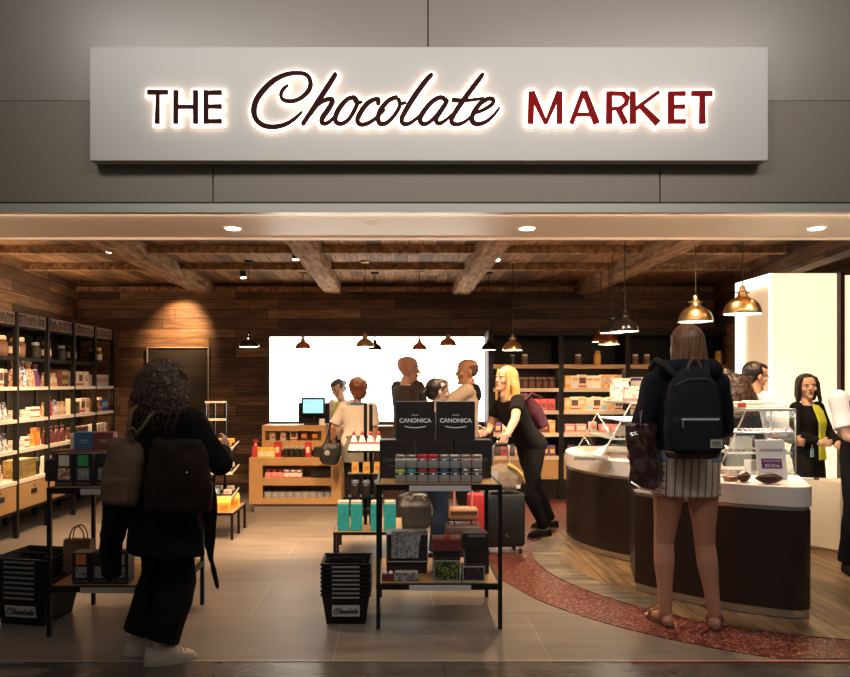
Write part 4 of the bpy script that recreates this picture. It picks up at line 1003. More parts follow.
def giftbox(x, y, z, w, d, h, m, label, rz=0, lid=True, cat='box', name='gift_box'):
    r = empty(name, (x, y, z), rz, label, cat)
    if lid:
        MB().box(-w / 2 + .002, w / 2 - .002, -d / 2 + .002, d / 2 - .002, 0, h * .8).build('box_base', m, r); MB().box(-w / 2, w / 2, -d / 2, d / 2, h * .72, h).build('lid', m, r, bevel=.0015)
    else: MB().box(-w / 2, w / 2, -d / 2, d / 2, 0, h).build('box_body', m, r, bevel=.0015)
    return r
# CANONICA boxes: two large upright boxes standing on a row of three lower ones
def wordmark(r, w, d, h, m, sc=1, z=.5):
    MBt = text('wordmark', 'CANONICA', .0365 * sc, m, r, (0, -d / 2 - .0012, h * z), bold=.0010, sx=1.0)
    g = MB(); n = 10
    g.rings([[(x, -d / 2 - .001, h * z - .036 * sc - .010 * (1 - (x / .07 / sc) ** 2) * sc), (x, -d / 2 - .001, h * z - .030 * sc - .010 * (1 - (x / .07 / sc) ** 2) * sc), (x, -d / 2 + .001, h * z - .030 * sc - .010 * (1 - (x / .07 / sc) ** 2) * sc), (x, -d / 2 + .001, h * z - .036 * sc - .010 * (1 - (x / .07 / sc) ** 2) * sc)] for x in [(-.065 + .13 * q / n) * sc for q in range(n + 1)]])
    g.build('underline', m, r)
    MB().box(-.022 * sc, .022 * sc, -d / 2 - .001, -d / 2 + .001, h * z + .033 * sc, h * z + .036 * sc).build('small_line', m, r)
YB = 4.42
for i, (xa, xb, lab) in enumerate(((379, 416, 'leftmost'), (416, 454, 'middle'), (454, 492, 'rightmost'))):
    x0, x1 = PX(xa + .7, YB), PX(xb - .7, YB); r = giftbox((x0 + x1) / 2, YB + .07, TZ, x1 - x0, .14, .235, M_dark, f'matt black box with faint grey lettering, {lab} of the lower row, middle table', lid=False)
    wordmark(r, x1 - x0, .14, .235, M_gtxt, .9, .48)
for xa, xb, lab in ((396, 434.5, 'left'), (436.5, 475, 'right')):
    x0, x1 = PX(xa, YB), PX(xb, YB); r = giftbox((x0 + x1) / 2, YB + .065, TZ + .236, x1 - x0, .12, PZ(401.5, YB) - TZ - .236, M_dark, f'tall black box lettered in white, {lab} one of the upper pair on the middle table', lid=False)
    wordmark(r, x1 - x0, .12, .235, M_wtxt, 1.0, .50)
# the two rows of little grey jars
jars = [('pale cream', M_cr), ('pale cream', M_cr), ('red', M_red), ('red', M_red), ('slate blue', M_dblue), ('slate blue', M_dblue), ('pink', M_pink), ('pink', M_pink)]
jar2 = [('olive', M_lime), ('teal', M_teal), ('red', M_red), ('red', M_red), ('slate blue', M_dblue), ('slate blue', M_dblue), ('brown', M_brown), ('brown', M_brown)]
P_ = {}
for rr, (rowj, z) in enumerate(((jar2, TZ), (jars, TZ + .083))):
    for i, (cn, cm) in enumerate(rowj):
        if (rr, cn) not in P_:
            t = empty('spice_jar', (0, 0, 0)); w = .031
            MB().rbox((0, 0, .031), (w * 2, w * 2, .062), .008).build('jar_body', M_jarg, t, smooth=50)
            MB().rbox((0, 0, .053), (w * 2.02, w * 2.02, .014), .005).build('colour_band', cm if rr else M_dark, t, smooth=50)
            l = MB().lathe([(.029, .06), (.031, .062), (.031, .077), (.028, .081)], 16).build('lid', cm if not rr and cn not in ('brown',) else (cm if cn == 'red' else M_steel), t, smooth=50)
            MB().rbox((0, -w - .0004, .055), (.02, .003, .010), .001).build('lid_tab', M_wtxt, t)
            P_[(rr, cn)] = t; o = t
        else: o = copy_tree(P_[(rr, cn)])
        o.location = (PX(400.5 + 10.85 * i, 4.24), 4.235, z)
        rn = 'upper' if rr else 'lower'
        tag(o, f'small grey jar with {cn} band, {rn} row of jars on the middle table', 'jar', f'{cn} banded jars in the {rn} row')
# lower shelf of the middle table
def case_box(x0, x1, y0, z0, z1, d, label, inner, face, top=None, name='gift_box'):
    r = empty(name, ((x0 + x1) / 2, y0 + d / 2, z0), 0, label, 'box'); w = x1 - x0; h = z1 - z0
    MB().box(-w / 2, w / 2, -d / 2 + .006, d / 2, 0, h).build('box_body', inner, r, bevel=.002)
    f = MB(); t = .006
    f.box(-w / 2, w / 2, -d / 2, -d / 2 + .006, 0, t).box(-w / 2, w / 2, -d / 2, -d / 2 + .006, h - t, h).box(-w / 2, -w / 2 + t, -d / 2, -d / 2 + .006, t, h - t).box(w / 2 - t, w / 2, -d / 2, -d / 2 + .006, t, h - t)
    f.build('rim', M_grey, r)
    if face: MB().box(-w / 2 + .012, w / 2 - .012, -d / 2 + .002, -d / 2 + .006, .010, h - .010).build('picture_front', face, r)
    return r
Yl = 4.32
q = lambda p, Y=Yl: PX(p, Y)
zq = lambda p, Y=Yl: PZ(p, Y)
r = case_box(q(386), q(428.5), 4.36, .335, zq(534, 4.36), .16, 'large glossy gift box with grey printed front on the lower shelf, middle table', M_dark, None)
MB().prism([(-.095, .025), (.065, .025), (.085, .185), (-.095, .185)], -.086, -.079, axis='y').build('printed_panel', M_greyp, r)
giftbox((q(386) + q(428)) / 2, 4.45, TL, .25, .15, .072, M_dark, 'flat dark box under the large glossy gift box, lower shelf of the middle table')
r = giftbox(q(388, 4.22), 4.225, TL, .07, .05, .045, M_maroon, 'low dark red box with two white balls beside the table leg', lid=False)
for s in (-1, 1): MB().ell((s * .017, -.02, .05), (.012,) * 3).build('ball', M_wtxt, r, smooth=180)
giftbox(q(406.5, 4.22), 4.225, TL, .135, .06, .052, M_greyp, 'flat grey patterned tray at the front left of the lower shelf', lid=False)
case_box(q(433.5, 4.2), q(460.5, 4.2), 4.2, TL, TL + .122, .10, 'clear fronted box of green sweets on the lower shelf of the middle table', M_dark, pattern('green sweets', (.02, .02, .01), (.25, .27, .05), 55, .55))
giftbox(q(447, 4.36), 4.42, TL, .165, .12, PZ(551, 4.36) - TL, M_dark, 'dark box standing behind the clear box of green sweets', lid=True)
r = giftbox(q(447, 4.36), 4.42, PZ(551, 4.36) + .001, .172, .14, .070, M_maroon, 'brown topped dark box with a small red ribbon, middle of the lower shelf')
MB().box(-.016, .016, -.075, -.055, .07, .098).build('ribbon', M_red, r)
case_box(q(462.5, 4.2), q(484.8, 4.2), 4.2, TL, TL + .088, .09, 'small clear fronted dark box with four chocolates at the right of the lower shelf', M_dark, pattern('dark chocolates', (.02, .01, .01), (.30, .24, .2), 70, .66))
giftbox(q(477, 4.38), 4.42, TL, .145, .11, PZ(550, 4.36) - TL, M_dark, 'plain black box behind the small box of chocolates, lower of two')
r = giftbox(q(475.5, 4.38), 4.42, PZ(550, 4.36) + .001, .155, .12, .098, M_dark, 'black box with a silver strip, upper of two at the right of the lower shelf', lid=False)
MB().box(-.05, .06, -.0615, -.058, .078, .090).build('silver_strip', M_steel, r)
# left table goods
p_jar
def tall_box(x, y, z, w, d, h, tagm, label, pic=M_greyp, rz=0):
    r = empty('gift_box', (x, y, z), rz, label, 'box')
    MB().box(-w / 2, w / 2, -d / 2, d / 2, 0, h).build('box_body', M_dark, r, bevel=.002)
    MB().box(-w * .28, w * .28, -d / 2 - .002, -d / 2 + .001, h * .62, h * .95).build('colour_label', tagm, r)
    MB().box(-w * .32, w * .32, -d / 2 - .0015, -d / 2 + .001, h * .2, h * .56).build('picture_front', pic, r)
    MB().box(-w * .4, w * .4, -d / 2 - .001, -d / 2 + .001, h * .06, h * .11).build('small_print', M_gtxt, r); return r
L = lambda p, Y: PX(p, Y)
tall_box(L(66, 4.1), 4.12, TZ, .105, .09, .185, M_cr, 'black box with a cream label at the front left of the left display table', M_mixed)
tall_box(L(85, 4.1), 4.12, TZ, .105, .09, .185, M_green, 'black box with a green label at the front of the left display table')
tall_box(L(104, 4.1), 4.13, TZ, .09, .09, .185, M_dark, 'plain black box half hidden beside the beige backpack on the left display table')
giftbox(L(82, 4.4), 4.36, TZ, .34, .16, .13, M_dark, 'wide dark box carrying a blue and a dark red box on the left display table')
giftbox(L(86, 4.45), 4.38, TZ + .131, .30, .14, .05, M_brown, 'flat dark brown box under the slate blue box, left display table')
def titled(x, y, z, w, h, m, label):
    r = giftbox(x, y, z, w, .07, h, m, label, lid=False); 
    MB().box(-w * .22, w * .22, -.0365, -.0345, h * .5, h * .56).build('title_line', M_grey, r); MB().box(-w * .15, w * .15, -.0365, -.0345, h * .38, h * .42).build('title_line', M_grey, r)
titled(L(89.5, 4.45), 4.40, TZ + .182, .115, .105, M_dblue, 'slate blue titled box standing on the stack, left display table')
titled(L(109, 4.45), 4.40, TZ + .182, .12, .105, M_maroon, 'dark red titled box standing on the stack, left display table')
r = giftbox(L(77, 4.45), 4.42, TZ + .182, .035, .05, .095, M_cr, 'small cream figure box left of the slate blue box', lid=False)
g = MB().box(-.04, .04, -.003, .003, 0, .034); o = tag(g.build('price_card', M_ptag, None, loc=(L(93, 4.3), 4.292, TZ + .131)), 'small grey price card standing on the wide dark box, left display table', 'price card')
for px, m, lab, Y in ((84, M_org, 'with an orange label, nearest the paper bag on the lower shelf', 4.1), (103, M_dark, 'with a dark label, middle of the lower shelf', 4.1), (122, M_cr, 'with a cream label, half behind the black coat on the lower shelf', 4.1)):
    tall_box(L(px, Y), Y + .01, .287, .10, .10, .175, m, f'black picture box {lab}')
kb = empty('paper_bag', (L(78, 4.35), 4.36, .287), 0, 'brown kraft paper carrier bag on the lower shelf of the left display table', 'bag')
MB().rings([[(-.085, -.05, 0), (.085, -.05, 0), (.085, .05, 0), (-.085, .05, 0)], [(-.08, -.025, .19), (.08, -.025, .19), (.08, .025, .19), (-.08, .025, .19)]]).build('bag_body', M_kraft, kb)
for y in (-.024, .024): MB().tube([(.045 * math.cos(R(a)), y, .185 + .085 * math.sin(R(a))) for a in range(0, 181, 15)], .004, 6).build('handle', M_kraft, kb)

# ------------------------------------------------------------------ shopping baskets
def basket_proto(w, d, h, lbl=True):
    r = empty('shopping_basket', (0, 0, 0)); a = .80
    def ring(k, z, t=0): return [(-w / 2 * k + t, -d / 2 * k + t, z), (w / 2 * k - t, -d / 2 * k + t, z), (w / 2 * k - t, d / 2 * k - t, z), (-w / 2 * k + t, d / 2 * k - t, z)]
    g = MB(); g.rings([ring(a, .006, .02), ring(a, 0), ring(.98, h * .95), ring(.98, h * .95, .004), ring(a, .006, .006), ring(a, .006, .02)], cap=False); g.box(-w / 2 * a, w / 2 * a, -d / 2 * a, d / 2 * a, 0, .006)
    g.build('basket_body', M_black, r)
    g = MB(); g.rings([ring(1.0, h), ring(1.04, h), ring(1.04, h - .014), ring(1.0, h - .014), ring(1.0, h)], cap=False); g.build('rim', M_black, r, bevel=.002)
    lw = w * .285; MB().box(-lw, lw, -d / 2 * .975 - .004, -d / 2 * .975, h * .855, h * .915).build('rim_strip', M_grey, r)
    if lbl:
        k1, k2 = a + (.98 - a) * .28, a + (.98 - a) * .66; y1, y2 = -d / 2 * k1 - .002, -d / 2 * k2 - .002; lw = w * .285
        g = MB(); g.rings([[(-lw, y1 - .002, h * .26), (lw, y1 - .002, h * .26), (lw, y1 + .003, h * .26), (-lw, y1 + .003, h * .26)], [(-lw, y2 - .002, h * .63), (lw, y2 - .002, h * .63), (lw, y2 + .003, h * .63), (-lw, y2 + .003, h * .63)]])
        lb = g.build('name_plate', M_lgrey, r)
        g = MB(); sl = math.atan2(y1 - y2, h * .37)
        cvb = lambda x, y: ((x - 375) * lw * 1.8 / 250, h * .455 - (y - 98) * lw * 1.9 / 250)
        for s in SCRIPT: ribbon(g, smooth_pts(*s, sub=2), cvb, 1.5, -.0015, 0)
        o = g.build('script_lettering', M_lbrown, lb); o.location = (0, (y1 + y2) / 2 - .004, 0); o.rotation_euler.x = 0
        for v in o.data.vertices: v.co.y += -(v.co.z - h * .445) * (y1 - y2) / (h * .37)
    return r
def basket_stack(x, y, rz, w, d, h, n, pitch, where, rank):
    p = basket_proto(w, d, h)
    q_ = basket_proto(w, d, h, False)
    for i in range(n):
        o = p if i == 0 else (q_ if i == 1 else copy_tree(q_)); o.location = (x, y, i * pitch); o.rotation_euler.z = rz
        if 0 < i:
            pass
        lab = f'shopping basket with a script name plate, lowest of the stack {where}' if i == 0 else (f'topmost black shopping basket of the nested stack {where}' if i == n - 1 else f'black shopping basket nested in the middle of the stack {where}')
        tag(o, lab, 'basket', None if i in (0, n - 1) else f'baskets in the stack {where}')
        if i == n - 1:
            for s in (-1, 1): MB().tube([(-w / 2 * .8, s * d * .35, h), (-w / 2 * .7, s * d * .2, h + .014), (w / 2 * .7, s * d * .2, h + .014), (w / 2 * .8, s * d * .35, h)], .005, 6).build('handle', M_black, o)
basket_stack(PX(347, 4.33), 4.345, 0, .285, .26, .185, 8, .0255, 'beside the middle display table', 0)
basket_stack(PX(34, 4.32), 4.36, R(-10), .35, .33, .185, 8, .030, 'at the left picture edge', 1)

# ------------------------------------------------------------------ small rack with cones and teal boxes behind the middle table
def low_table(x0, x1, y0, y1, z, label):
    r = empty('low_table', ((x0 + x1) / 2, (y0 + y1) / 2, 0), 0, label, 'table'); u = lambda o: under(o, r); s = .022
    ym = (y0 + y1) / 2
    for x in (x0, x1 - s):
        for y in (y0, ym - s / 2, y1 - s): u(box('leg', x, x + s, y, y + s, 0, z - .02, M_black, r))
    u(box('tabletop', x0 + .005, x1 - .005, y0 + .005, y1 - .005, z - .02, z, M_oak, r)); g = MB()
    g.box(x0 - .001, x1 + .001, y0 - .002, y0 + .006, z - .024, z - .001).box(x0 - .002, x0 + .006, y0, y1, z - .024, z - .001).box(x1 - .006, x1 + .002, y0, y1, z - .024, z - .001).box(x0, x1, y1 - .006, y1 + .002, z - .024, z - .001); u(g.build('rail', M_black, r))
low_table(-.49, .06, 5.72, 6.34, .235, 'low black framed table carrying the teal boxes and the cone rack')
low_table(-1.93, -1.465, 6.51, 7.08, .245, 'low black framed table with yellow packs on its wooden top')
def teal(x, y, w=.092, lab='', h=.215):
    r = empty('gift_box', (x, y, .237), 0, lab, 'box'); MB().box(-w / 2, w / 2, -.045, .045, 0, h).build('box_body', M_teal, r, bevel=.002); MB().box(-w / 2 + .003, w / 2 - .003, -.042, .042, h, h + .02).build('box_top', M_cr, r)
    g = MB(); g.tube([(-.02, -.046, h * .55), (0, -.046, h * .62), (.022, -.046, h * .66)], .002, 5); g.build('emblem', M_gtxt, r)
teal(PX(343.5, 5.8), 5.80, .092, 'tall teal box, leftmost of the four on the low table'); teal(PX(356.5, 5.8), 5.80, .092, 'tall teal box, second from the left on the low table')
teal(PX(374.5, 5.8), 5.80, .06, 'narrow teal box behind the table leg, third on the low table'); teal(PX(390, 5.8), 5.80, .095, 'tall teal box, rightmost on the low table seen through the display table')
rk = empty('rack', (-.22, 6.1, .237), 0, 'narrow black rack with small shelves of red and white cones', 'rack'); u = lambda o: under(o, rk)
for x in (PX(366, 6.0), PX(371.5, 6.0) ): u(box('post', x - .02, x + .008, 6.02, 6.05, .237, 1.255 if x < PX(369, 6) else 1.24, M_black, rk))
for z in (.48, .67, .86): u(box('shelf', PX(348, 6), PX(383, 6), 5.93, 6.07, z - .014, z, M_black, rk))
row(['cone'] * 4, (PX(350, 6), 5.975), (PX(383, 6), 5.975), .86, 0, 'the top shelf of the narrow black rack', 1.15)
row(['po_yl'] * 3, (PX(350, 6), 5.975), (PX(383, 6), 5.975), .67, 0, 'the middle shelf of the narrow black rack', .8)
row(['jar_d'] * 3, (PX(350, 6), 5.975), (PX(383, 6), 5.975), .48, 0, 'the lowest shelf of the narrow black rack', .85)
giftbox(PX(391, 5.0), 5.1, .0, .0001, .0001, .0001, M_dark, 'x') if False else None
# tiered rack on the low table at the left
rk = empty('rack', (-1.75, 7.0, .247), 0, 'black tiered rack with white edged shelves of yellow and blue packs', 'rack'); u = lambda o: under(o, rk)
for x in (PX(205, 7), PX(214, 7), PX(225, 7)): u(box('post', x - .012, x + .012, 7.0, 7.024, .247, 1.245, M_black, rk))
u(box('top_bar', PX(205, 7), PX(226, 7), 6.99, 7.01, 1.225, 1.245, M_shelfw, rk)); u(box('cross_bar', PX(205, 7), PX(226, 7), 6.97, 7.01, 1.055, 1.075, M_shelfw, rk))
P3 = []
for z in (.84, .61, .385):
    g = MB(); x0, x1 = PX(200, 6.9), PX(237, 6.9)
    g.prism([(6.72, z - .045), (7.0, z), (7.0, z + .012), (6.72, z - .033)], x0, x1, axis='x'); o = u(g.build('tray', M_black, rk))
    g = MB(); g.prism([(6.712, z - .045), (6.722, z - .045), (6.722, z - .018), (6.712, z - .018)], x0, x1, axis='x'); g.prism([(6.72, z - .045), (7.0, z), (7.0, z + .022), (6.72, z - .018)], x1 - .006, x1, axis='x'); lp = g.build('lip', M_shelfw, o)
def packs(z, keys, where, n=4, y=6.8, s=.8):
    for rr in range(2):
        row(keys[rr], (PX(201, 6.9), y + rr * .12), (PX(236, 6.9), y + rr * .12), z - .033 + .022 + rr * .018, 0, f'{where}, {"front" if rr == 0 else "rear"} line', s)
proto('pk_y', lambda g: (g.box(-.04, .04, -.035, .035, 0, .05, M_yel), g.box(-.03, .03, -.036, .03, .012, .035, M_org)), 'sweet_pack'); proto('pk_b', lambda g: (g.box(-.04, .04, -.035, .035, 0, .06, M_lblue), g.box(-.03, .03, -.036, .03, .02, .05, M_cr)), 'sweet_pack'); proto('pk_p', lambda g: (g.box(-.04, .04, -.035, .035, 0, .05, M_cr), g.box(-.03, .03, -.036, .03, .01, .035, M_pink)), 'sweet_pack')
DESC.update({'pk_y': ('small yellow pack', 'pack'), 'pk_b': ('light blue pack', 'pack'), 'pk_p': ('cream and pink pack', 'pack')}); PL['pack'] = 'packs'
packs(.84, (['pk_y', 'pk_y', 'pk_y'], ['pk_y', 'pk_y', 'pk_y']), 'the upper tray of the tiered rack'); packs(.61, (['pk_b', 'pk_b', 'pk_p'], ['pk_p', 'pk_b', 'pk_p']), 'the middle tray of the tiered rack'); packs(.385, (['pk_b', 'pk_b', 'pk_p'], ['pk_b', 'pk_p', 'pk_p']), 'the lower tray of the tiered rack')
def ypack(x, y, w, lab, rz=0):
    r = empty('gift_pack', (x, y, .247), rz, lab, 'pack'); MB().prism([(-.07, 0), (.07, 0), (.07, .07), (.0, .125), (-.07, .085)], -w / 2, w / 2, axis='x').build('pack_body', M_yel, r, bevel=.004); MB().box(-w * .3, w * .3, -.072, -.069, .02, .06).build('front_label', M_org, r)
ypack(-1.72, 6.60, .13, 'yellow house shaped pack, front left on the low table top'); ypack(-1.57, 6.62, .12, 'yellow house shaped pack, front right on the low table top', .2); ypack(-1.66, 6.83, .13, 'yellow house shaped pack, behind the front ones on the low table top', -.1); ypack(-1.54, 6.88, .10, 'yellow pack at the rear right corner of the low table top', .3)

# ------------------------------------------------------------------ cash desk
DY = 7.85
dk = empty('cash_desk', (PX(295, DY), DY, 0), 0, 'light oak cash desk with two recessed windows and a stepped top', 'counter'); u = lambda o: under(o, dk)
dx0, dx1 = PX(249, DY), PX(341.5, DY); w0, w1 = PX(262.5, DY), PX(331, DY)
za, zb, zc, zd, ze = .10, PZ(498, DY), PZ(485.5, DY), PZ(478, DY), PZ(465.5, DY); zt = PZ(458, DY)
g = MB(); t = .03
g.box(dx0, dx1, DY, DY + t, za, zb).box(dx0, dx1, DY, DY + t, zc, zd).box(dx0, dx1, DY, DY + t, ze, zt).box(dx0, w0, DY, DY + t, zb, zc).box(w1, dx1, DY, DY + t, zb, zc).box(dx0, w0, DY, DY + t, zd, ze).box(w1, dx1, DY, DY + t, zd, ze)
u(g.build('front_panel', M_oak, dk))
g = MB(); g.box(dx0, dx0 + t, DY + t, 8.5, za, zt - .02).box(dx1 - t, dx1, DY + t, 8.5, za, zt - .02).box(dx0 + t, dx1 - t, DY + .25, DY + .27, za, zt - .02).box(dx0 + t, dx1 - t, DY + t, DY + .25, za, za + .02); u(g.build('carcass', M_oak, dk))
u(box('shelf', dx0 + t, dx1 - t, DY + t, DY + .25, zd - .045, zd - .008, M_oak, dk)); u(box('shelf', dx0 + t, dx1 - t, DY + t, DY + .25, zb - .03, zb - .008, M_oak, dk))
u(box('desktop', dx0, dx1, DY + t, 8.5, zt - .02, zt, M_oak, dk)); u(box('plinth', dx0 + .05, dx1 - .02, DY + .03, 8.45, 0, .10, mat('shaded plinth', (.22, .17, .13), .6), dk))  # plinth colour carries the shadow of the recess under the desk
ex0, ex1 = PX(262, 8.12), PX(325, 8.12); z1, z2 = zt, PZ(425.5, 8.12)
g = MB(); fz0, fz1 = PZ(440.5, 8.12), PZ(431, 8.12)
g.box(ex0, ex1, 8.12, 8.14, z1, fz0).box(ex0, ex1, 8.12, 8.14, fz1, z2).box(ex1 - .04, ex1, 8.12, 8.14, fz0, fz1).box(ex0, ex0 + .03, 8.12, 8.14, fz0, fz1).box(ex0, ex1, 8.30, 8.45, z1, z2 - .001).box(ex0, ex1, 8.14, 8.30, z1, fz0 - .01).box(ex0, ex1, 8.13, 8.45, z2 - .02, z2)
u(g.build('upper_step', M_oak, dk))
u(box('step_ledge', ex0 - .02, ex1 + .02, 8.04, 8.12, fz0 - .10, fz0 - .08, M_oakl, dk))
WX = 'the cash desk'
row(['bag_pk', 'bag_pk', 'bag_pk', 'tin_r', 'tin_r', 'tin_r'], (w0 + .01, DY + .10), (w0 + .42, DY + .10), zd - .008, 0, 'the upper window of ' + WX, .9)
giftbox(PX(320, DY), DY + .12, zd - .008, .22, .07, .10, M_dark, 'dark card holder at the right end of the upper cash desk window')
row(['tin_gy'] * 9, (w0, DY + .09), (w1, DY + .09), zb - .008, 0, 'the lower window of ' + WX, 1.0)
row(['bag_rd', 'tin_g', 'tin_g', 'tin_g'], (dx0 + .02, DY + .11), (PX(273, DY), DY + .11), zt, 0, 'the cash desk top, left part', .95)
goods('box_rd', (PX(277.5, DY + .1), DY + .12, zt), 0, 'tall dark red box left of the small dark jars on the cash desk', 'box', s=(.8, .8, .85)); goods('box_rd', (PX(308, DY + .1), DY + .12, zt), 0, 'tall dark red box right of the small dark jars on the cash desk', 'box', s=(.7, .8, .85))
row(['jar_d'] * 4, (PX(282, DY), DY + .11), (PX(305, DY), DY + .11), zt, 0, 'the cash desk top, between two red boxes', .75)
giftbox(PX(320.5, DY), DY + .13, zt, .17, .09, .11, M_dark, 'black box at the right front corner of the cash desk top')
row(['box_w', 'box_w', 'box_cr', 'box_br', 'box_br'], (ex0 + .05, 8.2), (ex1 - .06, 8.2), fz0 - .01, 0, 'the window of the upper cash desk step', .78)
# till screen
tl = empty('till_screen', (PX(313, 8.25), 8.3, z2), 0, 'black till with a glowing light blue screen on the cash desk', 'till')
MB().rbox((0, 0, .012), (.20, .16, .024), .01).build('base', M_black, tl); MB().tube([(0, .02, .02), (0, .03, .12)], .025, 12).build('stand', M_black, tl)
MB().rbox((0, -.02, .21), (.275, .03, .205), .012).build('screen_frame', M_black, tl, smooth=50); MB().box(-.115, .115, -.039, -.034, .135, .29).build('screen', M_screen, tl)
g = MB(); [g.box(-.10, -.10 + w, -.0405, -.039, z, z + .006) for z, w in ((.27, .09), (.25, .15), (.225, .12), (.20, .15))]; g.build('screen_text', M_white, tl)
MB().rbox((.0, .06, .13), (.36, .05, .24), .01).build('customer_side_housing', M_black, tl)
giftbox(PX(322.5, 8.3), 8.24, z2, .06, .04, .07, M_white, 'small white card holder beside the till', lid=False, cat='card holder', name='card_holder')
ct = empty('rear_counter', (.4, 8.55, 0), 0, 'dark brown low counter in front of the glowing panel behind the bald man', 'counter')
under(box('body', -.45, 1.05, 8.85, 9.15, 0, .86, mat('dark walnut', (.07, .032, .016), .5, vary=.3, vscale=3), ct), ct); under(box('countertop', -.47, 1.07, 8.83, 9.16, .86, .89, mat('dark walnut top', (.10, .045, .022), .4), ct), ct)

# ------------------------------------------------------------------ the two curved chocolate counters
def inset(poly_, cx, cy, k): return [(cx + (x - cx) * k, cy + (y - cy) * k) for x, y in poly_]
def counter(name, pts, c, label):
    r = empty(name, (c[0], c[1], 0), 0, label, 'counter'); u = lambda o: under(o, r)
    u(MB().prism(pts, .06, .655).build('curved_front', M_ctr, r, smooth=30)); u(MB().prism(inset(pts, *c, .985), .012, .06).build('toe_band', M_steel, r, smooth=30)); u(MB().prism(inset(pts, *c, .93), 0.008, .012).build('foot', M_black, r))
    u(MB().prism(inset(pts, *c, .985), .655, .675).build('metal_band', M_steel, r, smooth=30)); u(MB().prism(inset(pts, *c, 1.012), .675, .80).build('worktop', M_solid, r, smooth=30, bevel=.006))
    return r
def rc(cx, cy, r, a0, a1, n=6): return arc(r, a0, a1, n, cx, cy)
Apts = arc(1.49, 212, 249.5, 40) + rc(2.41, 4.425, .125, 262, 358, 10) + [(2.86, 5.2)] + rc(2.74, 5.24, .1, 20, 90, 4) + [(1.75, 5.36)]
counter('chocolate_counter', Apts, (2.25, 4.95), 'dark curved front counter with white top and steel foot band, beside the bare legged woman')
Bpts = arc(1.0, 138, 242, 46, 2.55, 6.4) + [(2.50, 5.50), (2.52, 7.05)]
counter('chocolate_counter', Bpts, (2.25, 6.35), 'dark curved counter with white top farther back behind the dark plastic bag')

# glass display cases
def bar(g, a, b, r=.006): g.tube([a, b], r, 6)
def glass_case(x0, xs, x1, y0, y1, z0, z1, label, shelves):
    r = empty('display_case', ((x0 + x1) / 2, (y0 + y1) / 2, z0), 0, label, 'display case'); u = lambda o: under(o, r)
    def pane(pts, n='glass_pane'):
        a, b, c, d = [Vector(p) for p in pts]; nn = (b - a).cross(d - a).normalized() * .003
        g = MB(); g.add([a - nn, b - nn, c - nn, d - nn, a + nn, b + nn, c + nn, d + nn], [(0, 1, 2, 3), (4, 7, 6, 5), (0, 4, 5, 1), (1, 5, 6, 2), (2, 6, 7, 3), (3, 7, 4, 0)]); u(g.build(n, M_glass, r))
    pane([(x0, y0, z0), (x1, y0, z0), (x1, y0, z1), (xs, y0, z1)]); pane([(x0, y0, z0), (x0, y1, z0), (xs, y1, z1), (xs, y0, z1)]); pane([(x1, y0, z0), (x1, y1, z0), (x1, y1, z1), (x1, y0, z1)])
    g = MB()
    for y in (y0, y1):
        bar(g, (x0, y, z0), (xs, y, z1)); bar(g, (xs, y, z1), (x1, y, z1)); bar(g, (x1, y, z0), (x1, y, z1)); 
    for x, z in ((xs, z1), (x1, z1), (x0, z0)): bar(g, (x, y0, z), (x, y1, z))
    xm = (xs + x1) / 2; bar(g, (xm, y0, z0), (xm, y0, z1), .004); u(g.build('frame', M_steel, r))
    u(box('top_panel', xs, x1, y0, y1, z1, z1 + .012, M_white, r))
    for z in shelves:
        f = (z - z0) / (z1 - z0); xx = x0 + (xs - x0) * f + .02; u(box('shelf', xx, x1 - .01, y0 + .02, y1 - .02, z - .012, z, M_white, r))
    return r
AX0, AXS, AX1, AY0, AY1 = 2.17, 2.37, 2.705, 4.86, 5.26
glass_case(AX0, AXS, AX1, AY0, AY1, .803, 1.235, 'slanted glass display case of pralines on the front counter', (.95, 1.09))
BX0, BXS, BX1, BY0_, BY1_ = 1.70, 1.95, 2.49, 5.95, 6.72
glass_case(BX0, BXS, BX1, BY0_, BY1_, .803, 1.25, 'slanted glass display case on the rear counter under stacked white cards', (.96, 1.11))
light('case_lamp', 'AREA', ((AXS + AX1) / 2 + .0, AY0 + .06, 1.225), 12, (1, .86, .72), rot=(R(10), 0, 0), shape='RECTANGLE', size=.3, size_y=.03)
light('case_lamp', 'AREA', (2.2, BY0_ + .08, 1.24), 30, (1, .86, .72), rot=(R(10), 0, 0), shape='RECTANGLE', size=.48, size_y=.03)
light('case_lamp', 'AREA', (2.2, 6.4, 1.24), 16, (1, .86, .72), rot=(0, 0, 0), shape='RECTANGLE', size=.48, size_y=.03)
# pralines: counted individually, shared shapes
def praline(g): g.lathe([(.014, 0), (.015, .004), (.012, .013), (.005, .017)], 10, M_choc)
def praline2(g): g.lathe([(.014, 0), (.015, .004), (.012, .013), (.005, .017)], 10, M_milk)
def praline3(g): g.lathe([(.014, 0), (.015, .004), (.012, .013), (.005, .017)], 10, M_cr)
proto('pr1', praline, 'praline'); proto('pr2', praline2, 'praline'); proto('pr3', praline3, 'praline')
random.seed(5)
def pralines(x0, x1, y0, y1, z, nx, ny, key, where, gname):
    nm = {'pr1': 'dark', 'pr2': 'milk', 'pr3': 'white'}[key]
    for i in range(nx):
        for j in range(ny):
            goods(key, (x0 + (x1 - x0) * (i + .5) / nx, y0 + (y1 - y0) * (j + .5) / ny, z), 0, f'small round {nm} chocolate praline {where}', 'praline', gname, 1.0)
pralines(2.27, 2.47, 4.90, 4.98, .951, 6, 2, 'pr1', 'on the middle level of the front glass case, left', 'dark pralines on the middle level of the front case')
pralines(2.50, 2.68, 4.90, 4.98, .951, 5, 2, 'pr3', 'on the middle level of the front glass case, right', 'white pralines on the middle level of the front case')
pralines(2.35, 2.68, 4.90, 4.98, 1.091, 10, 2, 'pr1', 'on the top level of the front glass case', 'dark pralines on the top level of the front case')
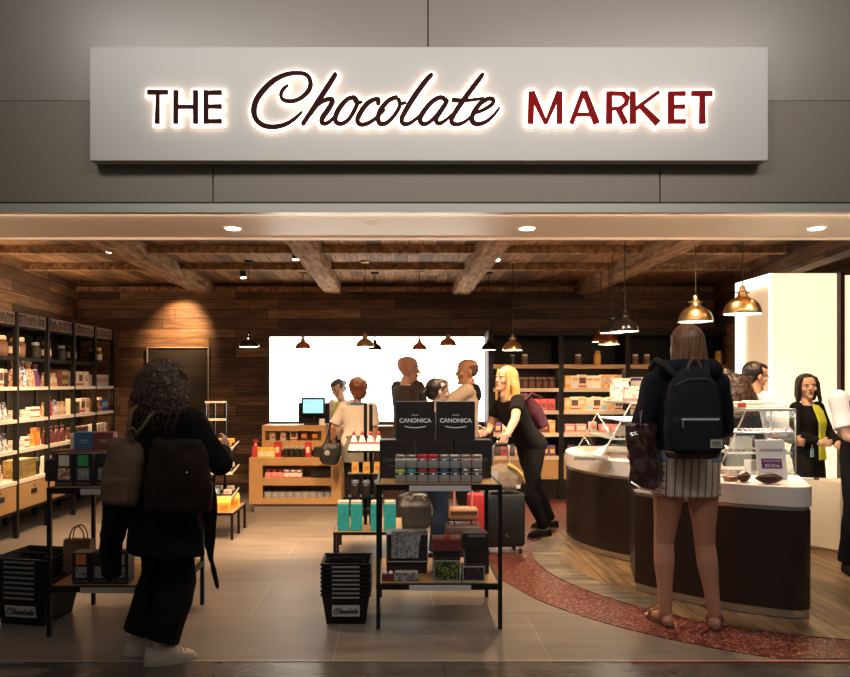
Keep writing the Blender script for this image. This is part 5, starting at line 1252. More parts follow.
pralines(2.22, 2.42, 4.92, 5.02, .801, 6, 3, 'pr2', 'at the bottom of the front glass case', 'milk pralines at the bottom of the front case')
pralines(1.80, 2.10, 6.00, 6.30, .801, 9, 6, 'pr2', 'in the bright bottom tray of the rear glass case', 'milk pralines in the rear case')
pralines(1.84, 2.2, 6.0, 6.08, .961, 8, 2, 'pr1', 'on the middle level of the rear glass case', 'dark pralines on the middle level of the rear case')
pralines(1.95, 2.3, 6.0, 6.08, 1.111, 8, 2, 'pr3', 'on the top level of the rear glass case', 'white pralines on the top level of the rear case')
def wbox(x, y, z, w, d, h, m, lab, rz=0, cat='box'): return giftbox(x, y, z, w, d, h, m, lab, rz, lid=False, cat=cat)
wbox(2.02, 6.22, .961, .16, .1, .09, M_cr, 'cream printed carton on the middle level of the rear glass case'); wbox(2.33, 6.15, .961, .16, .1, .09, M_grey, 'grey carton in the rear glass case')
wbox(2.45, 5.10, .951, .12, .08, .08, M_white, 'white carton at the back of the front glass case'); wbox(2.58, 5.12, .801, .15, .10, .07, M_white, 'low white carton at the bottom of the front glass case')
# on top of the rear case: upright floral cards
for i, (x, w, h) in enumerate(((2.05, .16, .13), (2.22, .16, .15), (2.385, .15, .14))):
    r = empty('gift_box', (x, 6.2 + .02 * i, 1.263), R(-6 + 6 * i), f'white floral printed gift box, {("leftmost", "middle", "rightmost")[i]} on top of the rear glass case', 'box'); MB().box(-w / 2, w / 2, -.03, .03, 0, h).build('box_body', M_floral, r, bevel=.003); MB().box(-w / 2, w / 2, -.031, .03, 0, h * .2).build('base_band', M_pink, r)
r = empty('gift_box', (2.0, 6.4, 1.263), .3, 'white ruffled gift bag behind the floral boxes on the rear case', 'gift bag'); MB().rings([[(.09 * a * math.cos(t) * (1 + .15 * math.cos(7 * t)), .05 * a * math.sin(t), z) for t in [2 * PI * q / 28 for q in range(28)]] for z, a in ((0, .9), (.1, 1), (.16, .85), (.2, 1.15))]).build('bag_body', M_floral, r)
tr = empty('serving_tray', (PX(591, 5.75), 5.78, .802), R(-12), 'stack of clear plastic trays on the left end of the rear counter', 'tray')
for i in range(3): MB().rbox((.01 * i, 0, .008 + .014 * i), (.26, .14, .01), .004).build('tray_sheet', M_glass2 if i == 2 else M_steel, tr)
bw = empty('truffle_ball', (PX(629, 5.75), 5.66, .802), 0, 'dark red foil ball on the rear counter beside the dark bag', 'sweet'); MB().ell((0, 0, .04), (.045, .045, .04)).build('foil_ball', M_maroon, bw, smooth=180); MB().lathe([(.03, 0), (.02, .006)], 16).build('base', M_gold, bw)
# on the front counter: price card, cocoa pods, tray on top of the case
pc = empty('price_card', (PX(773, 4.62), 4.62, .801), R(-3), 'upright white price card with a dark panel on the front counter', 'price card')
w, h = PX(787, 4.62) - PX(758.5, 4.62), .25
g = MB(); g.prism([(-.005, 0), (.005, 0), (.055, h), (.045, h)], -w / 2, w / 2, axis='x'); g.build('card', M_white, pc)
tl_ = math.atan(.05 / h)
def oncard(o): o.rotation_euler.x = PI / 2 - tl_; return o
oncard(text('title', 'CHOCOLATE', .024, M_lbrown, pc, (0, .030 - .004, h * .74))); o = MB().box(-w * .36, w * .34, -.002, 0, -.032, .032).build('dark_panel', M_purple, pc); o.location = (0, -.005 + .05 * .40 - .001, h * .40); o.rotation_euler.x = -tl_
t = oncard(text('price_text', '$2.50/ea', .026, M_wtxt, pc, (0, -.008 + .05 * .36, h * .35))); t = oncard(text('name_text', 'Assorted Truffle', .016, M_wtxt, pc, (0, -.008 + .05 * .48, h * .47)))
def pod(x, y, L, r_, lab, rz=0):
    g = MB(); n = 14; g.rings([[(-L / 2 + L * i / n, q * math.cos(a) * (1 + .07 * math.cos(9 * a)), r_ + q * math.sin(a) * (1 + .07 * math.cos(9 * a)) * .9) for a in [2 * PI * j / 36 for j in range(36)]] for i in range(n + 1) for q in [r_ * math.sin(PI * (i + .15) / (n + .3)) ** .8 + .001]])
    tag(g.build('cocoa_pod', M_choc, None, loc=(x, y, .80), rz=rz, smooth=60), lab, 'cocoa pod')
pod(PX(769, 4.42), 4.42, .17, .036, 'dark ridged cocoa pod in front of the price card', -.05); pod(PX(742, 4.52), 4.50, .12, .035, 'smaller dark cocoa pod left of the price card', .5)
ch = empty('chocolate_piece', (0, 0, 0), 0) if False else None
wbox(PX(727, 4.6), 4.55, .801, .07, .05, .03, M_milk, 'small heap of brown chocolate pieces beside the skirt', .4, 'chocolate'); 
tg = empty('tongs', (PX(727, 4.75), 4.68, .803), R(20), 'dark serving tongs lying on the front counter left of the pods', 'tongs'); MB().tube([(-.08, 0, .01), (.0, .01, .012), (.09, .0, .012)], .006, 6, rnd=True).build('arm', M_choc, tg); MB().tube([(-.08, 0, .012), (.0, -.012, .012), (.09, -.01, .012)], .006, 6, rnd=True).build('arm', M_choc, tg)
tg = empty('pen', (PX(803, 4.7), 4.62, .806), R(-25), 'white pen with a dark cap at the right end of the front counter', 'pen'); MB().tube([(-.05, 0, .0), (.02, 0, 0)], .006, 8).build('barrel', M_white, tg); MB().tube([(.02, 0, 0), (.05, 0, 0)], .0065, 8).build('cap', M_choc, tg)
tt = empty('serving_tray', (2.50, 5.08, 1.248), R(8), 'pale tray of packets with a red label on top of the front glass case', 'tray'); MB().rbox((0, 0, .008), (.44, .22, .016), .006).build('tray_base', M_white, tt); MB().box(-.16, -.10, -.112, -.108, .004, .035).build('red_label', M_red, tt)
for i, a in enumerate((-.05, .08)): MB().rbox((a, .02 * i, .03 + .006 * i), (.20, .10, .022), .009).build('packet', (M_cr, M_white)[i], tt)

# ------------------------------------------------------------------ luggage
def suitcase(x, y, rz, w, d, h, m, label, handle=None, hm=M_steel):
    r = empty('suitcase', (x, y, 0), rz, label, 'suitcase')
    MB().rbox((0, 0, h / 2 + .035), (w, d, h - .05), .035, seg=24, n=10).build('shell', m, r, smooth=60)
    g = MB(); [g.rbox((0, s * (d / 2 - .0), h / 2 + .035), (w - .05, .012, h - .12), .005) for s in (-1,)]; g.build('front_pocket', m, r, smooth=50)
    for s in (-1, 1):
        for t in (-1, 1): MB().lathe([(.02, -.012), (.022, 0), (.02, .012)], 12).build('wheel', M_black, r, loc=(s * (w / 2 - .04), t * (d / 2 - .035), .023)).rotation_euler = (0, PI / 2, 0)
    g = MB(); g.tube([(-.03, -d / 2 - .004, h * .3 + q * .09) if q % 2 else (.03, -d / 2 - .004, h * .3 + q * .09) for q in range(1)] + [(0, -d / 2 - .004, h * .35)], .004, 5); g.build('zip_pull', M_steel, r)
    if handle:
        g = MB(); hw = .066; g.tube([(-hw, 0, h - .02), (-hw, 0, handle), (-hw + .015, 0, handle + .015), (hw - .015, 0, handle + .015), (hw, 0, handle), (hw, 0, h - .02)], .009, 8); g.build('pull_handle', hm, r, smooth=60)
        MB().tube([(-hw + .02, 0, handle + .015), (hw - .02, 0, handle + .015)], .014, 8, rnd=True).build('grip', M_black, r, smooth=60)
    return r
sx, sy = PX(501, 6.05), 6.06
suitcase(sx, sy, R(8), .36, .25, .50, M_bagblk, 'black suitcase with a raised handle held by the blonde woman', .885)
tb = empty('travel_bag', (sx + .01, sy - .03, .535), R(8), 'beige soft travel bag sitting on the black suitcase', 'bag')
g = MB(); g.rings([sring(0, 0, z, a, f, f, 24, 3) for z, a, f in ((0, .13, .09), (.03, .155, .11), (.10, .155, .105), (.16, .12, .08), (.19, .095, .05), (.205, .08, .03))]); me = fuse(g, .009, 2, folds(.014, 14)); put('bag_body', me, M_ctan, tb)
MB().tube([(.04, -.07, .20), (.09, -.10, .17), (.13, -.10, .12), (.16, -.09, .06)], [.018, .014, .02, .010], 10, rnd=True).build('knotted_scarf', M_gold, tb, smooth=60); MB().box(-.145, -.075, -.118, -.112, .0, .16).build('paper_tag', M_lgrey, tb)
MB().rbox((.10, -.113, .03), (.035, .006, .03), .002).build('luggage_label', M_cr, tb)
s2 = suitcase(PX(463, 5.5), 5.50, R(-5), .28, .2, .34, mat('brown suitcase', (.05, .022, .014), .5, bump=.2), 'small dark brown suitcase seen through the middle display table', .64, M_pink)
tb = empty('shoulder_bag', (PX(463, 5.5), 5.50, .379), 0, 'tan leather bag on the small dark brown suitcase', 'bag'); MB().rbox((0, -.02, .05), (.22, .12, .10), .03, seg=20).build('bag_body', mat('tan leather', (.42, .22, .11), .5), tb, smooth=60); MB().box(-.10, .10, -.083, -.079, .05, .075).build('flap_edge', M_brown, tb)
tb = empty('shopping_bag', (PX(480, 5.6), 5.92, 0), 0, 'red bag standing behind the tan bag under the display table', 'bag'); MB().rbox((0, 0, .26), (.14, .10, .52), .03).build('bag_body', M_red, tb, smooth=60); MB().tube([(-.04, 0, .5), (-.03, 0, .6), (.03, 0, .6), (.04, 0, .5)], .006, 6).build('handle', M_red, tb)
tb = empty('duffel_bag', (PX(413, 7.1), 7.1, .0), R(10), 'large black duffel bag on the floor behind the middle display table', 'bag')
g = MB(); g.rings([sring(0, 0, z, a, f, f, 24, 2.6) for z, a, f in ((.0, .15, .10), (.03, .185, .12), (.22, .185, .12), (.31, .14, .08), (.34, .06, .03))]); put('bag_body', fuse(g, .009, 2, folds(.01, 12)), M_bagblk, tb)
MB().tube([(-.05, -.1, .28), (-.02, -.13, .34), (.06, -.13, .34), (.09, -.1, .28)], .010, 8).build('handle', M_steel, tb)
# ------------------------------------------------------------------ the people
def bagbody(name, parent, rings_, m, M, fold=.006, vox=.008, f=12):
    g = MB(); g.M = M; g.rings(rings_); return put(name, fuse(g, vox, 2, folds(fold, f)), m, parent)
# 1 woman at the left in the black coat
x1, y1, rz1 = -1.175, 3.72, R(-32)
def loc1(wx, wy, yaw_world, k):      # a world foot place -> local unscaled foot tuple
    dx, dy = wx - x1, wy - y1; a = -rz1; return ((dx * math.cos(a) - dy * math.sin(a)) / k, (dx * math.sin(a) + dy * math.cos(a)) / k, math.degrees(R(yaw_world) - rz1))
k1 = 1.56 / 1.7
P1 = figure('woman with dark frizzy hair in a black coat and off white shoes at the left', x1, y1, rz1, 1.56, skin=M_skin,
   vox=.0065, feet=(loc1(-1.35, 3.78, -72, k1), loc1(-1.20, 3.65, -68, k1)), pel=(0, -.02, .02), lean=(3, 0), wide=1.22,
   hands=((-.20, .22, .95), (.15, .27, 1.15)), hdir=((0, .6, -.8), (-.3, .7, .7)), curl=(.6, .5), poles=((-.8, -1, -.2), (1.0, -.5, -.8)), head=(-4, -4, 0),
   legs=dict(m=M_cblk, off=.018, frac=.88, flare=.046), top2=dict(name='black_top', m=M_cblk, off=.010, t0=-.05), top=dict(name='black_coat', m=M_cblk, off=.030, t0=-.09, sleeve=.92, sflare=.02, skirtz=.60, sw=.055, amp=.012, f=7),
   shoes=dict(kind='sneaker', m=M_cshoe, laces=True, sole=mat('pale sole', (.5, .42, .33), .6)), hair=('curly', M_hcurl, dict(w=.205, len=.11)), head_s=1.0)
r = P1['root']
def local(p): return to_local(r, p)
def tail(name, top, bot, w0, w1, m, parent, root, th=.02):
    a, b = to_local(root, top), to_local(root, bot); g = MB(); n = 8; rs = []
    ax = to_local(root, Vector(top) + Vector((1, 0, 0))) - a
    for i in range(n):
        t = i / (n - 1); c = a.lerp(b, t) + ax * .012 * math.sin(t * 7); w = w0 + (w1 - w0) * t
        dr = Vector((-ax.y, ax.x, 0)) * th
        rs.append([c - ax * w, c - ax * w * .3 + dr, c + ax * w * .3 + dr, c + ax * w, c + ax * w * .3 - dr, c - ax * w * .3 - dr])
    g.rings(rs); return put(name, fuse(g, .009, 2, folds(.010, 12)), m, parent)
tail('coat_tail', (PX(203, 3.62), 3.64, PZ(478, 3.62)), (PX(215, 3.62), 3.66, PZ(592, 3.62)), .055, .010, M_cblk, r, r)
tail('coat_tail', (PX(120, 3.85), 3.84, PZ(478, 3.85)), (PX(111, 3.85), 3.84, PZ(576, 3.85)), .10, .055, M_cblk, r, r, .05)
# beige backpack on her left shoulder
bx, by, bz = PX(124, 3.62), 3.60, PZ(505, 3.60)
b = empty('backpack', (bx, by, bz), R(-12), 'sand coloured soft backpack hanging from the shoulder of the woman in the black coat', 'backpack')
bagbody('bag_body', b, [sring(.012 * math.sin(z * 9), 0, z, a, f, f, 24, 2.6) for z, a, f in ((0, .075, .045), (.02, .095, .065), (.12, .105, .075), (.22, .100, .065), (.30, .085, .05), (.335, .06, .02))], M_csand, Matrix(), .010)
bagbody('front_pocket', b, [sring(.0, -.055, z, a, f, f, 20, 2.6) for z, a, f in ((.01, .06, .02), (.03, .078, .03), (.13, .078, .03), (.155, .06, .015))], M_csand, Matrix(), .004)
def strap(parent, pts, w, m, name='strap'):
    g = MB(); g.tube(pts, w, 8, rnd=True); return g.build(name, m, parent, smooth=60)
def W2(o, p): return to_local(o, p)
sh1 = [(PX(a, Y), Y, PZ(c, Y)) for a, c, Y in ((133, 440, 3.56), (129, 424, 3.53), (131, 412, 3.53), (136, 407, 3.60))]
strap(b, [W2(b, p) for p in sh1], .011, M_csand); strap(b, [W2(b, (PX(a, Y), Y, PZ(c, Y))) for a, c, Y in ((134, 437, 3.56), (142, 428, 3.53), (150, 416, 3.54), (160, 407, 3.60))], .009, M_csand)
strap(b, [W2(b, (PX(a, Y), Y, PZ(c, Y))) for a, c, Y in ((133, 438, 3.56), (126, 436, 3.53), (127, 430, 3.53), (133, 428, 3.53), (137, 434, 3.55))], .008, M_csand, 'top_handle')
# dark brown shoulder bag on her right
b = empty('shoulder_bag', (PX(179, 3.52), 3.50, PZ(514, 3.50)), R(-8), 'large dark brown leather shoulder bag under the arm of the woman in the black coat', 'bag')
bagbody('bag_body', b, [sring(.0, 0, z, a, f, f, 24, 2.8) for z, a, f in ((0, .13, .04), (.025, .165, .06), (.14, .175, .065), (.27, .155, .05), (.35, .125, .03), (.365, .11, .015))], M_cbrn, Matrix(), .010)
strap(b, [W2(b, (PX(a, Y), Y, PZ(c, Y))) for a, c, Y in ((166, 443, 3.50), (165, 428, 3.47), (170, 414, 3.50), (177, 406, 3.60))], .008, M_cbrn); strap(b, [W2(b, (PX(a, Y), Y, PZ(c, Y))) for a, c, Y in ((172, 443, 3.50), (173, 428, 3.47), (178, 414, 3.50), (184, 407, 3.60))], .008, M_cbrn)
MB().ell((.075, -.066, .21), (.006, .004, .006)).build('rivet', M_steel, b)

# 2 woman at the right with the navy backpack
P2 = figure('bare legged woman in a navy jacket and striped skirt standing at the front counter', 1.70, 4.20, R(0), 1.77, skin=M_skin2,
   vox=.0065, feet=((-.110, .02, 14), (.145, -.03, -24)), pel=(.0, 0, .0), lean=(2, 0), wide=1.02, hands=((-.20, .18, .99), (.15, .30, 1.05)), hdir=((.2, .3, -.9), (-.3, 1, .0)), curl=(1.0, .5),
   poles=((-.5, -1, -.1), (.7, -1, -.2)), head=(0, -4, 0), skirt=dict(z0=.735, z1=.95, w0=.185, w1=.172, m=M_skirt),
   top2=dict(name='denim_shirt', m=M_cdenim, off=.020, t0=.02, sleeve=0, ease=.01), top=dict(name='navy_jacket', m=M_cnavy, off=.030, t0=.05, sleeve=.95, soff=.024, sflare=.006, hood=True, amp=.010, f=8, ease=.03),
   shoes=dict(kind='sandal', m=M_brown), hair=('long', M_hbrown, dict(w=.102, len=.06)), head_s=1.0)
r = P2['root']
g = MB(); g.M = P2['S']; sp = P2['sp']; g.tube([sp(.53, .085 * math.cos(R(q)), -.02 + .08 * math.sin(R(q))) for q in range(-190, 11, 20)], .030, 10, rnd=True); put('denim_collar', fuse(g, .007, 2, folds(.004)), M_cdenim, r)
b = empty('backpack', (PX(692.5, 3.97), 3.975, PZ(457, 4.0)), 0, 'navy canvas backpack with a pale zip and cream patch, above the striped skirt', 'backpack')
H_ = .50
bagbody('bag_body', b, [sring(0, 0, z, a, f, f, 28, 2.8) for z, a, f in ((0, .118, .06), (.025, .138, .085), (.15, .148, .092), (.30, .143, .088), (.40, .122, .078), (.47, .085, .055), (.50, .045, .03))], M_cnavy2, Matrix(), .004, .0065)
bagbody('front_pocket', b, [sring(0, -.075, z, a, f, f, 24, 3) for z, a, f in ((.03, .115, .02), (.05, .132, .036), (.20, .134, .036), (.235, .12, .02))], M_cnavy2, Matrix(), .003, .0065)
MB().rbox((.0, -.108, .215), (.205, .006, .012), .003).build('pocket_zip', mat('pale zip', (.5, .48, .45), .5), b); MB().tube([(-.095, -.112, .212), (-.097, -.114, .17)], .005, 6).build('zip_pull', M_steel, b)
pt = MB().rbox((.085, -.1115, .085), (.066, .005, .046), .002).build('cream_patch', mat('cream patch', (.45, .42, .30), .7), b)
g = MB(); [g.tube([(.062 + i * .010, -.115, .083), (.067 + i * .010, -.115, .098 + .004 * (i % 2)), (.071 + i * .010, -.115, .083)], .0016, 5) for i in range(4)]; g.tube([(.062, -.115, .076), (.108, -.115, .076)], .0014, 5); g.build('patch_lettering', M_dark, pt)
bagbody('leather_base', b, [sring(0, 0, z, a, f, f, 28, 2.8) for z, a, f in ((-.005, .11, .05), (.0, .135, .075), (.035, .150, .087), (.04, .13, .07))], mat('brown leather base', (.06, .025, .018), .6), Matrix(), .002, .0065)
MB().tube([(.035 * math.cos(R(a)), -.03, .47 + .075 * math.sin(R(a))) for a in range(0, 181, 15)], .010, 8).build('top_handle', mat('brown strap', (.10, .045, .03), .6), b, smooth=60)
for s in (-1, 1): strap(b, [(s * .09, .02, .46), (s * .115, .10, .52), (s * .125, .20, .545), (s * .125, .29, .50)], .018, M_cnavy2, 'shoulder_strap')
g = MB(); g.tube([(-.11, -.055, .40), (-.05, -.085, .435), (.05, -.085, .435), (.11, -.055, .40)], .003, 5); g.build('main_zip', M_gtxt, b)
hw = to_world(P2, P2['wr'][0])
b = empty('carrier_bag', (PX(644, 4.12), 4.12, PZ(489, 4.12)), R(5), 'shiny dark brown plastic carrier bag hanging left of the striped skirt', 'bag')
bagbody('bag_body', b, [sring(.018 * math.sin(z * 14), 0, z, a, f, f, 30, 2.2) for z, a, f in ((0, .07, .02), (.02, .090, .04), (.10, .098, .05), (.22, .095, .045), (.31, .090, .035), (.37, .10, .02), (.38, .095, .01))], M_shiny, Matrix(), .014, .0065, 16)
MB().tube([(-.085, -.02, .045), (-.05, -.06, .015), (.02, -.075, .0), (.08, -.03, .01)], .006, 6).build('metal_ring', M_steel, b); strap(b, [(-.02, 0, .35), (-.01, .02, .44), (.03, .03, .46), (.04, 0, .35)], .008, M_shiny, 'handle')

# 3 blonde woman with the suitcase
rz3 = R(110); b3 = Vector((1.33, 6.75, 0)); k3 = 1.68 / 1.7
def lh(px_, py_, pz_):
    q = Vector((px_, py_, 0)) - b3; return ((q.x * math.cos(-rz3) - q.y * math.sin(-rz3)) / k3, (q.x * math.sin(-rz3) + q.y * math.cos(-rz3)) / k3, pz_ / k3)
P3 = figure('blonde woman in a black short sleeved top and black trousers leaning towards her suitcase handle', 1.33, 6.75, rz3, 1.68, skin=M_skin3, vox=.008,
   feet=((-.11, -.02, 10), (.12, -.24, -12)), pel=(.0, .07, .03), lean=(31, 0), yaw=0, hands=(lh(sx + .05, sy + .02, .965), (.10, .46, .98)), hdir=((0, .5, -.8), (0, 1, -.2)), curl=(1.1, .6), poles=((-.4, -1, .1), (1, -.3, -.6)), head=(6, -6, 0),
   legs=dict(m=M_cblk, off=.012, frac=.96, flare=.004), top=dict(name='black_top', m=M_cblk, off=.018, t0=-.07, sleeve=.30, ease=.02), shoes=dict(kind='flat', m=M_cblk, hi=-.01), hair=('long', M_hblond, dict(w=.112, len=.13, front=True)))
bp3 = to_world(P3, P3['sp'](.14, 0, -.10))
b = empty('backpack', tuple(bp3), rz3, 'plum coloured small rucksack on the back of the blonde woman', 'backpack')
Mx = Matrix.Rotation(R(-31), 4, 'X')
bagbody('bag_body', b, [sring(0, -.06, z, a, f, f, 24, 2.6) for z, a, f in ((-.06, .10, .05), (-.03, .13, .07), (.12, .14, .08), (.25, .11, .06), (.30, .06, .03))], M_cplum, Mx, .010, .009)
g = MB(); g.M = Mx; g.tube([(-.09, -.15, .10), (0, -.16, .10), (.09, -.15, .10)], .004, 5); g.build('pocket_zip', M_steel, b)
strap(b, [(-.08, -.05, .26), (-.10, .06, .30), (-.11, .14, .24)], .014, M_cplum)

# 4 bald man, 5 woman in glasses, 6 man with the sweater
figure('bald man in a dark grey suit jacket standing with his back half turned', .14, 7.62, R(-62), 1.71, fem=False, neck=.035, vox=.008, skin=M_skin, hands=((-.22, .10, .80), (.24, .14, .80)), head=(-12, 0, 0), wide=1.12, head_s=1.2,
   legs=dict(m=M_csuit, off=.018, frac=.98, flare=.02), top=dict(name='suit_jacket', m=M_csuit, off=.034, t0=-.09, sleeve=.97, soff=.020, collar=.016, ease=.01), shoes=dict(kind='shoe', m=M_cblk, hi=.0))
P5 = figure('woman with glasses, tied dark hair and jeans behind the black lettered boxes', .33, 5.86, R(-68), 1.455, vox=.008, skin=M_skin3, glasses=True, lean=(3, 0), hands=((-.18, .16, .86), (.18, .22, .86)), head=(-8, 4, 0), head_s=1.06,
   feet=((-.14, .12, 5), (.14, -.08, -5)), legs=dict(m=M_cjean, off=.016, frac=.97, flare=.012), top=dict(name='dark_jumper', m=M_cblk, off=.018, sleeve=.95), shoes=dict(kind='shoe', m=M_cblk, hi=0), hair=('pony', M_hdark))
P6 = figure('man in a beige jumper with a dark sweater on his shoulders, hand at chin', .75, 7.45, R(80), 1.685, fem=False, neck=.035, vox=.008, skin=M_skin2, hands=((-.05, .25, 1.36), (.16, .16, 1.06)), hdir=((.1, -.1, 1), (0, .8, -.2)), curl=(1.0, .6), poles=((-1, .2, -1), (1, -.4, -.9)), head=(14, 2, 0), head_s=1.16, wide=1.08,
   legs=dict(m=M_cblk, off=.018, frac=.98, flare=.02), top=dict(name='beige_jumper', m=M_cbeige, off=.022, t0=-.06, sleeve=.95, soff=.016, amp=.008), shoes=dict(kind='shoe', m=M_cblk, hi=0), hair=('crop', M_hstub))
r = P6['root']; g = MB(); g.M = P6['S']; sp = P6['sp']
g.tube([sp(.478, .12 * math.cos(a), -.005 + .085 * math.sin(a)) + Vector((0, 0, .012)) for a in [R(q) for q in range(-215, 36, 18)]], [.03] + [.042] * 12 + [.03], 12, rnd=True)
g.ell(sp(.42, 0, -.10), (.14, .045, .08))
for s in (-1, 1): g.tube([sp(.47, s * .11, .06), sp(.40, s * .10, .125), sp(.30, s * .05, .14)], [.035, .032, .02], 10, rnd=True)
o = put('shoulder_sweater', fuse(g, .009, 3, folds(.008)), M_cblk, r)
# 7 older woman at the desk, 8 cashier
P7 = figure('woman with auburn hair and white blouse, grey cardigan tied round her waist', -.40, 7.72, R(8), 1.45, vox=.008, skin=M_skin, wide=1.08, lean=(4, 0), hands=((-.30, .22, .93), (.24, .16, .86)), hdir=((.2, .6, -.8), (0, .6, -.8)), curl=(1, .5), poles=((-1, -1, -.2), (1, -1, -.2)), head=(14, 4, 0), head_s=1.15,
   legs=dict(m=M_cblk, off=.016, frac=.96, flare=.012), top=dict(name='white_blouse', m=M_cwht, off=.022, t0=-.02, sleeve=.42, soff=.022, ease=.02), shoes=dict(kind='shoe', m=M_cblk, hi=0), hair=('puffy', M_haub))
r = P7['root']; sp = P7['sp']; g = MB(); g.M = P7['S']
rs = []
for t, a, f in ((.09, .165, .125), (.06, .185, .14), (-.02, .20, .15), (-.12, .205, .155), (-.22, .19, .145)):
    c = sp(t) if t > -.05 else sp(0) + Vector((0, 0, t)); rs.append([Vector((c.x + p.x, c.y + p.y, c.z)) for p in sring(0, 0, 0, a * 1.03, f, f, 26)])
g.rings(rs); g.tube([sp(.09, .17 * math.cos(R(q)), .13 * math.sin(R(q))) for q in range(0, 361, 20)], .024, 10)
put('tied_cardigan', fuse(g, .009, 2, folds(.014, 12)), M_cgrey, r)
g = MB(); g.M = P7['S']; g.tube([sp(.50, .075 * math.cos(R(q)), .0 + .07 * math.sin(R(q))) for q in range(-200, 21, 20)], .024, 10, rnd=True); put('neck_scarf', fuse(g, .008, 2, folds(.004)), M_cblue, r)
hw = to_world(P7, P7['wr'][0])
b = empty('handbag', (PX(330, 7.55), 7.56, PZ(465, 7.55)), R(5), 'black handbag with a long strap held by the woman in the white blouse', 'bag')
bagbody('bag_body', b, [sring(0, 0, z, a, f, f, 24, 2.4) for z, a, f in ((0, .05, .03), (.02, .09, .05), (.10, .12, .06), (.18, .11, .05), (.23, .07, .03))], M_bagblk, Matrix(), .008, .009)
strap(b, [(-.06, 0, .21), (-.02, 0, .32), (hw.x - PX(330, 7.55), hw.y - 7.56, hw.z - PZ(465, 7.55) - .03), (.07, 0, .30), (.08, 0, .2)], .010, M_bagblk); MB().ell((-.03, -.055, .13), (.03, .008, .03)).build('round_charm', M_grey, b, smooth=180)
P8 = figure('shop assistant in white shirt and yellow neck scarf looking down near the till', -.60, 8.80, R(148), 1.47, vox=.008, skin=M_skin3, lean=(12, 0), hands=((-.12, .32, 1.0), (.12, .34, .98)), hdir=((0, 1, -.2), (0, 1, -.2)), poles=((-1, -.6, -.6), (1, -.6, -.6)), head=(-5, 26, 8), head_s=1.08,
   legs=dict(m=M_cblk, off=.014), top=dict(name='white_shirt', m=M_cwht, off=.018, sleeve=.95, collar=.014), shoes=dict(kind='shoe', m=M_cblk, hi=0), hair=('bun', M_hdark))
r = P8['root']; sp = P8['sp']; g = MB(); g.M = P8['S']; g.tube([sp(.49, .07 * math.cos(R(q)), .01 + .075 * math.sin(R(q))) for q in range(-250, 71, 20)], .018, 10, rnd=True); g.tube([sp(.48, .03, .08), sp(.36, .04, .13)], [.02, .03], 8, rnd=True); put('yellow_scarf', fuse(g, .008, 2, folds(.004)), M_cyel, r)
# 9 staff woman in the blazer
P9 = figure('dark haired woman in a black blazer over a yellow green blouse facing the camera', PX(809, 6.44), 6.46, R(205), 1.50, vox=.0065, skin=M_skin3, wide=.95, hands=((-.10, .26, 1.00), (.12, .22, 1.02)), hdir=((.6, .6, 0), (-.7, .5, 0)), curl=(.8, .8), poles=((-1, -.8, -.6), (1, -.8, -.6)), head=(-36, 2, 4), head_s=1.05,
   legs=dict(m=M_cblk, off=.014), top2=dict(name='yellow_blouse', m=M_cyel, off=.014, t0=-.09, sleeve=0), top=dict(name='black_blazer', m=M_cblk, off=.022, t0=-.09, t1=.47, sleeve=.97, soff=.016), shoes=dict(kind='shoe', m=M_cblk, hi=0), hair=('bob', M_hdark, dict(len=.03)))
r = P9['root']; S9 = P9['S']; sp = P9['sp']
g = MB(); g.M = S9
rs = [[sp(t, x - w, y), sp(t, x + w, y), sp(t, x + w, y + .02), sp(t, x - w, y + .02)] for t, x, w, y in ((.50, .0, .045, .062), (.43, .0, .065, .108), (.32, -.0, .055, .150), (.2, -.01, .045, .134), (.08, -.02, .045, .130), (-.06, -.03, .055, .132))]
g.rings(rs); put('blouse_front', fuse(g, .007, 3, folds(.006)), M_cyel, r)
ib = MB(); ib.M = S9; c = sp(.02, .115, .128); ib.rbox(tuple(c), (.05, .008, .085), .003); o = ib.build('id_badge', M_lblue, r); ib = MB(); ib.M = S9; ib.tube([c + Vector((0, 0, .04)), c + Vector((0, -.004, .075))], .006, 6); ib.build('badge_clip', M_steel, o)
# 10 man with glasses, 11 vest man, 12 curly haired shopper
P10 = figure('man in glasses and white shirt looking down behind the front glass case', 2.95, 6.02, R(-82), 1.605, fem=False, vox=.007, skin=M_skin, glasses=True, lean=(6, 0), head=(-2, 12, 0), hands=((-.12, .34, 1.02), (.14, .34, 1.0)), hdir=((0, 1, -.2), (0, 1, -.2)), poles=((-1, -.6, -.6), (1, -.6, -.6)), head_s=1.0,
   legs=dict(m=M_cblk, off=.014), top=dict(name='white_shirt', m=M_cwht2, off=.018, sleeve=.95, collar=.015), shoes=dict(kind='shoe', m=M_cblk, hi=0), hair=('short', M_hdark))
P11 = figure('person in black vest and white short sleeved shirt cut by the right picture edge', 3.53, 5.36, R(172), 1.62, fem=False, vox=.0065, skin=M_skin, wide=1.12, feet=((-.14, 0, 8), (.15, 0, -8)),
   hands=((-.05, .30, 1.02), (.02, .24, .98)), hdir=((.7, .6, 0), (-.8, .5, -.1)), curl=.7, poles=((-1, -.9, -.5), (1, -.5, -.6)),
   legs=dict(m=M_cblk, off=.022, frac=.97, flare=.02), top2=dict(name='white_shirt', m=M_cwht2, off=.014, t0=-.09, sleeve=.40, soff=.020, sflare=.016, collar=.016), top=dict(name='black_vest', m=M_cblk, off=.024, t0=-.09, t1=.465, sleeve=0), shoes=dict(kind='shoe', m=M_cblk, hi=0), hair=('short', M_hdark))
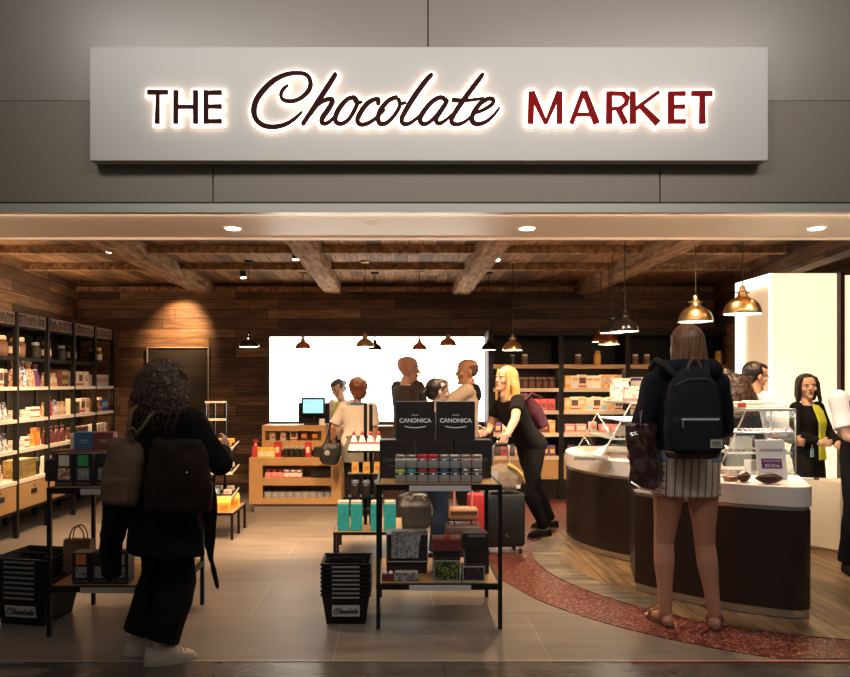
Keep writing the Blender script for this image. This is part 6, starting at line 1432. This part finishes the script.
P12 = figure('shopper with long dark curly hair in a dark top, mostly hidden behind the navy backpack', 2.74, 5.70, R(15), 1.50, vox=.008, skin=M_skin, lean=(10, 0), head=(0, 10, 0), legs=dict(m=M_cblk, off=.014), top=dict(name='dark_top', m=M_cblk, off=.02, sleeve=.9), shoes=dict(kind='shoe', m=M_cblk, hi=0), hair=('curly', M_hcurl, dict(w=.165, len=.15)))
# ------------------------------------------------------------------ light of the hall, added lights and camera
w = bpy.data.worlds.new('hall'); w.use_nodes = True; SC.world = w
w.node_tree.nodes['Background'].inputs[0].default_value = (1.0, .95, .90, 1); w.node_tree.nodes['Background'].inputs[1].default_value = .10
light('fascia_fill', 'AREA', (-1.5, 1.2, 4.6), 18, (1, .96, .92), aim=(0, 4.3, 3.1), shape='RECTANGLE', size=3, size_y=.3, spread=R(80))  # unseen area lights added to wash the fascia and sign
light('fascia_fill', 'AREA', (2.2, 1.2, 4.6), 16.5, (1, .94, .90), aim=(1, 4.3, 3.0), shape='RECTANGLE', size=3, size_y=.3, spread=R(80))
for x, y, e, ax, ay, az in ((-2.9, 5.55, 130, -3.3, 7.3, .4), (-1.7, 5.5, 260, -1.3, 6.9, 0), (-.3, 5.55, 260, -.7, 7.3, .0), (.5, 5.5, 150, .8, 7.0, .4), (1.5, 5.5, 190, 1.8, 8.0, .5), (2.3, 5.5, 190, 2.8, 8.0, .5), (2.2, 5.4, 110, 2.3, 4.9, .8), (-1.6, 5.4, 40, -1.4, 5.2, 0), (.5, 5.4, 55, .3, 4.6, 0), (3.1, 5.5, 110, 3.4, 6.4, .7)):  # unseen spotlights added to light the shop floor and goods
    r = empty('added_spotlight', (x, y, 2.68), 0, 'small black unseen spotlight added above the soffit edge to light the shop', 'spotlight', 'added spotlights out of view')
    MB().lathe([(.03, -.05), (.035, 0), (.035, .03)], 14).build('lamp_head', M_black, r); MB().lathe([(.001, -.052), (.026, -.052)], 14).build('lens', M_lens, r)
    light('spot_beam', 'SPOT', (x, y, 2.61), e, WARM, aim=(ax, ay, az), spot_size=R(68), spot_blend=.8, shadow_soft_size=.05)
for loc, sx_, sy_, e in (((-3.7, 7.4, 2.12), .2, 2.6, 10), ((0, 5.35, 2.47), 7.5, .1, 34)):  # unseen upward area lights added to brighten the ceiling
    light('ceiling_fill', 'AREA', loc, e, WARM, rot=(PI, 0, 0), shape='RECTANGLE', size=sx_, size_y=sy_)
cam = bpy.data.cameras.new('camera'); cam.sensor_width = 36; cam.lens = FP / 850 * 36; cam.shift_x = (425 - VX) / 850; cam.shift_y = (VY - 338.5) / 850; cam.clip_start = .05
co = bpy.data.objects.new('camera', cam); COL.objects.link(co); co.location = (0, 0, H); co.rotation_euler = (PI / 2, 0, 0); SC.camera = co
SC.view_settings.view_transform = 'Standard'; SC.view_settings.look = 'None'; SC.view_settings.gamma = 1; SC.view_settings.exposure = .3
try: SC.view_settings.use_curve_mapping = False
except Exception: pass
SC.cycles.use_denoising = True; SC.cycles.max_bounces = 8; SC.cycles.transparent_max_bounces = 16; SC.cycles.sample_clamp_indirect = 4; SC.cycles.caustics_reflective = False; SC.cycles.caustics_refractive = False
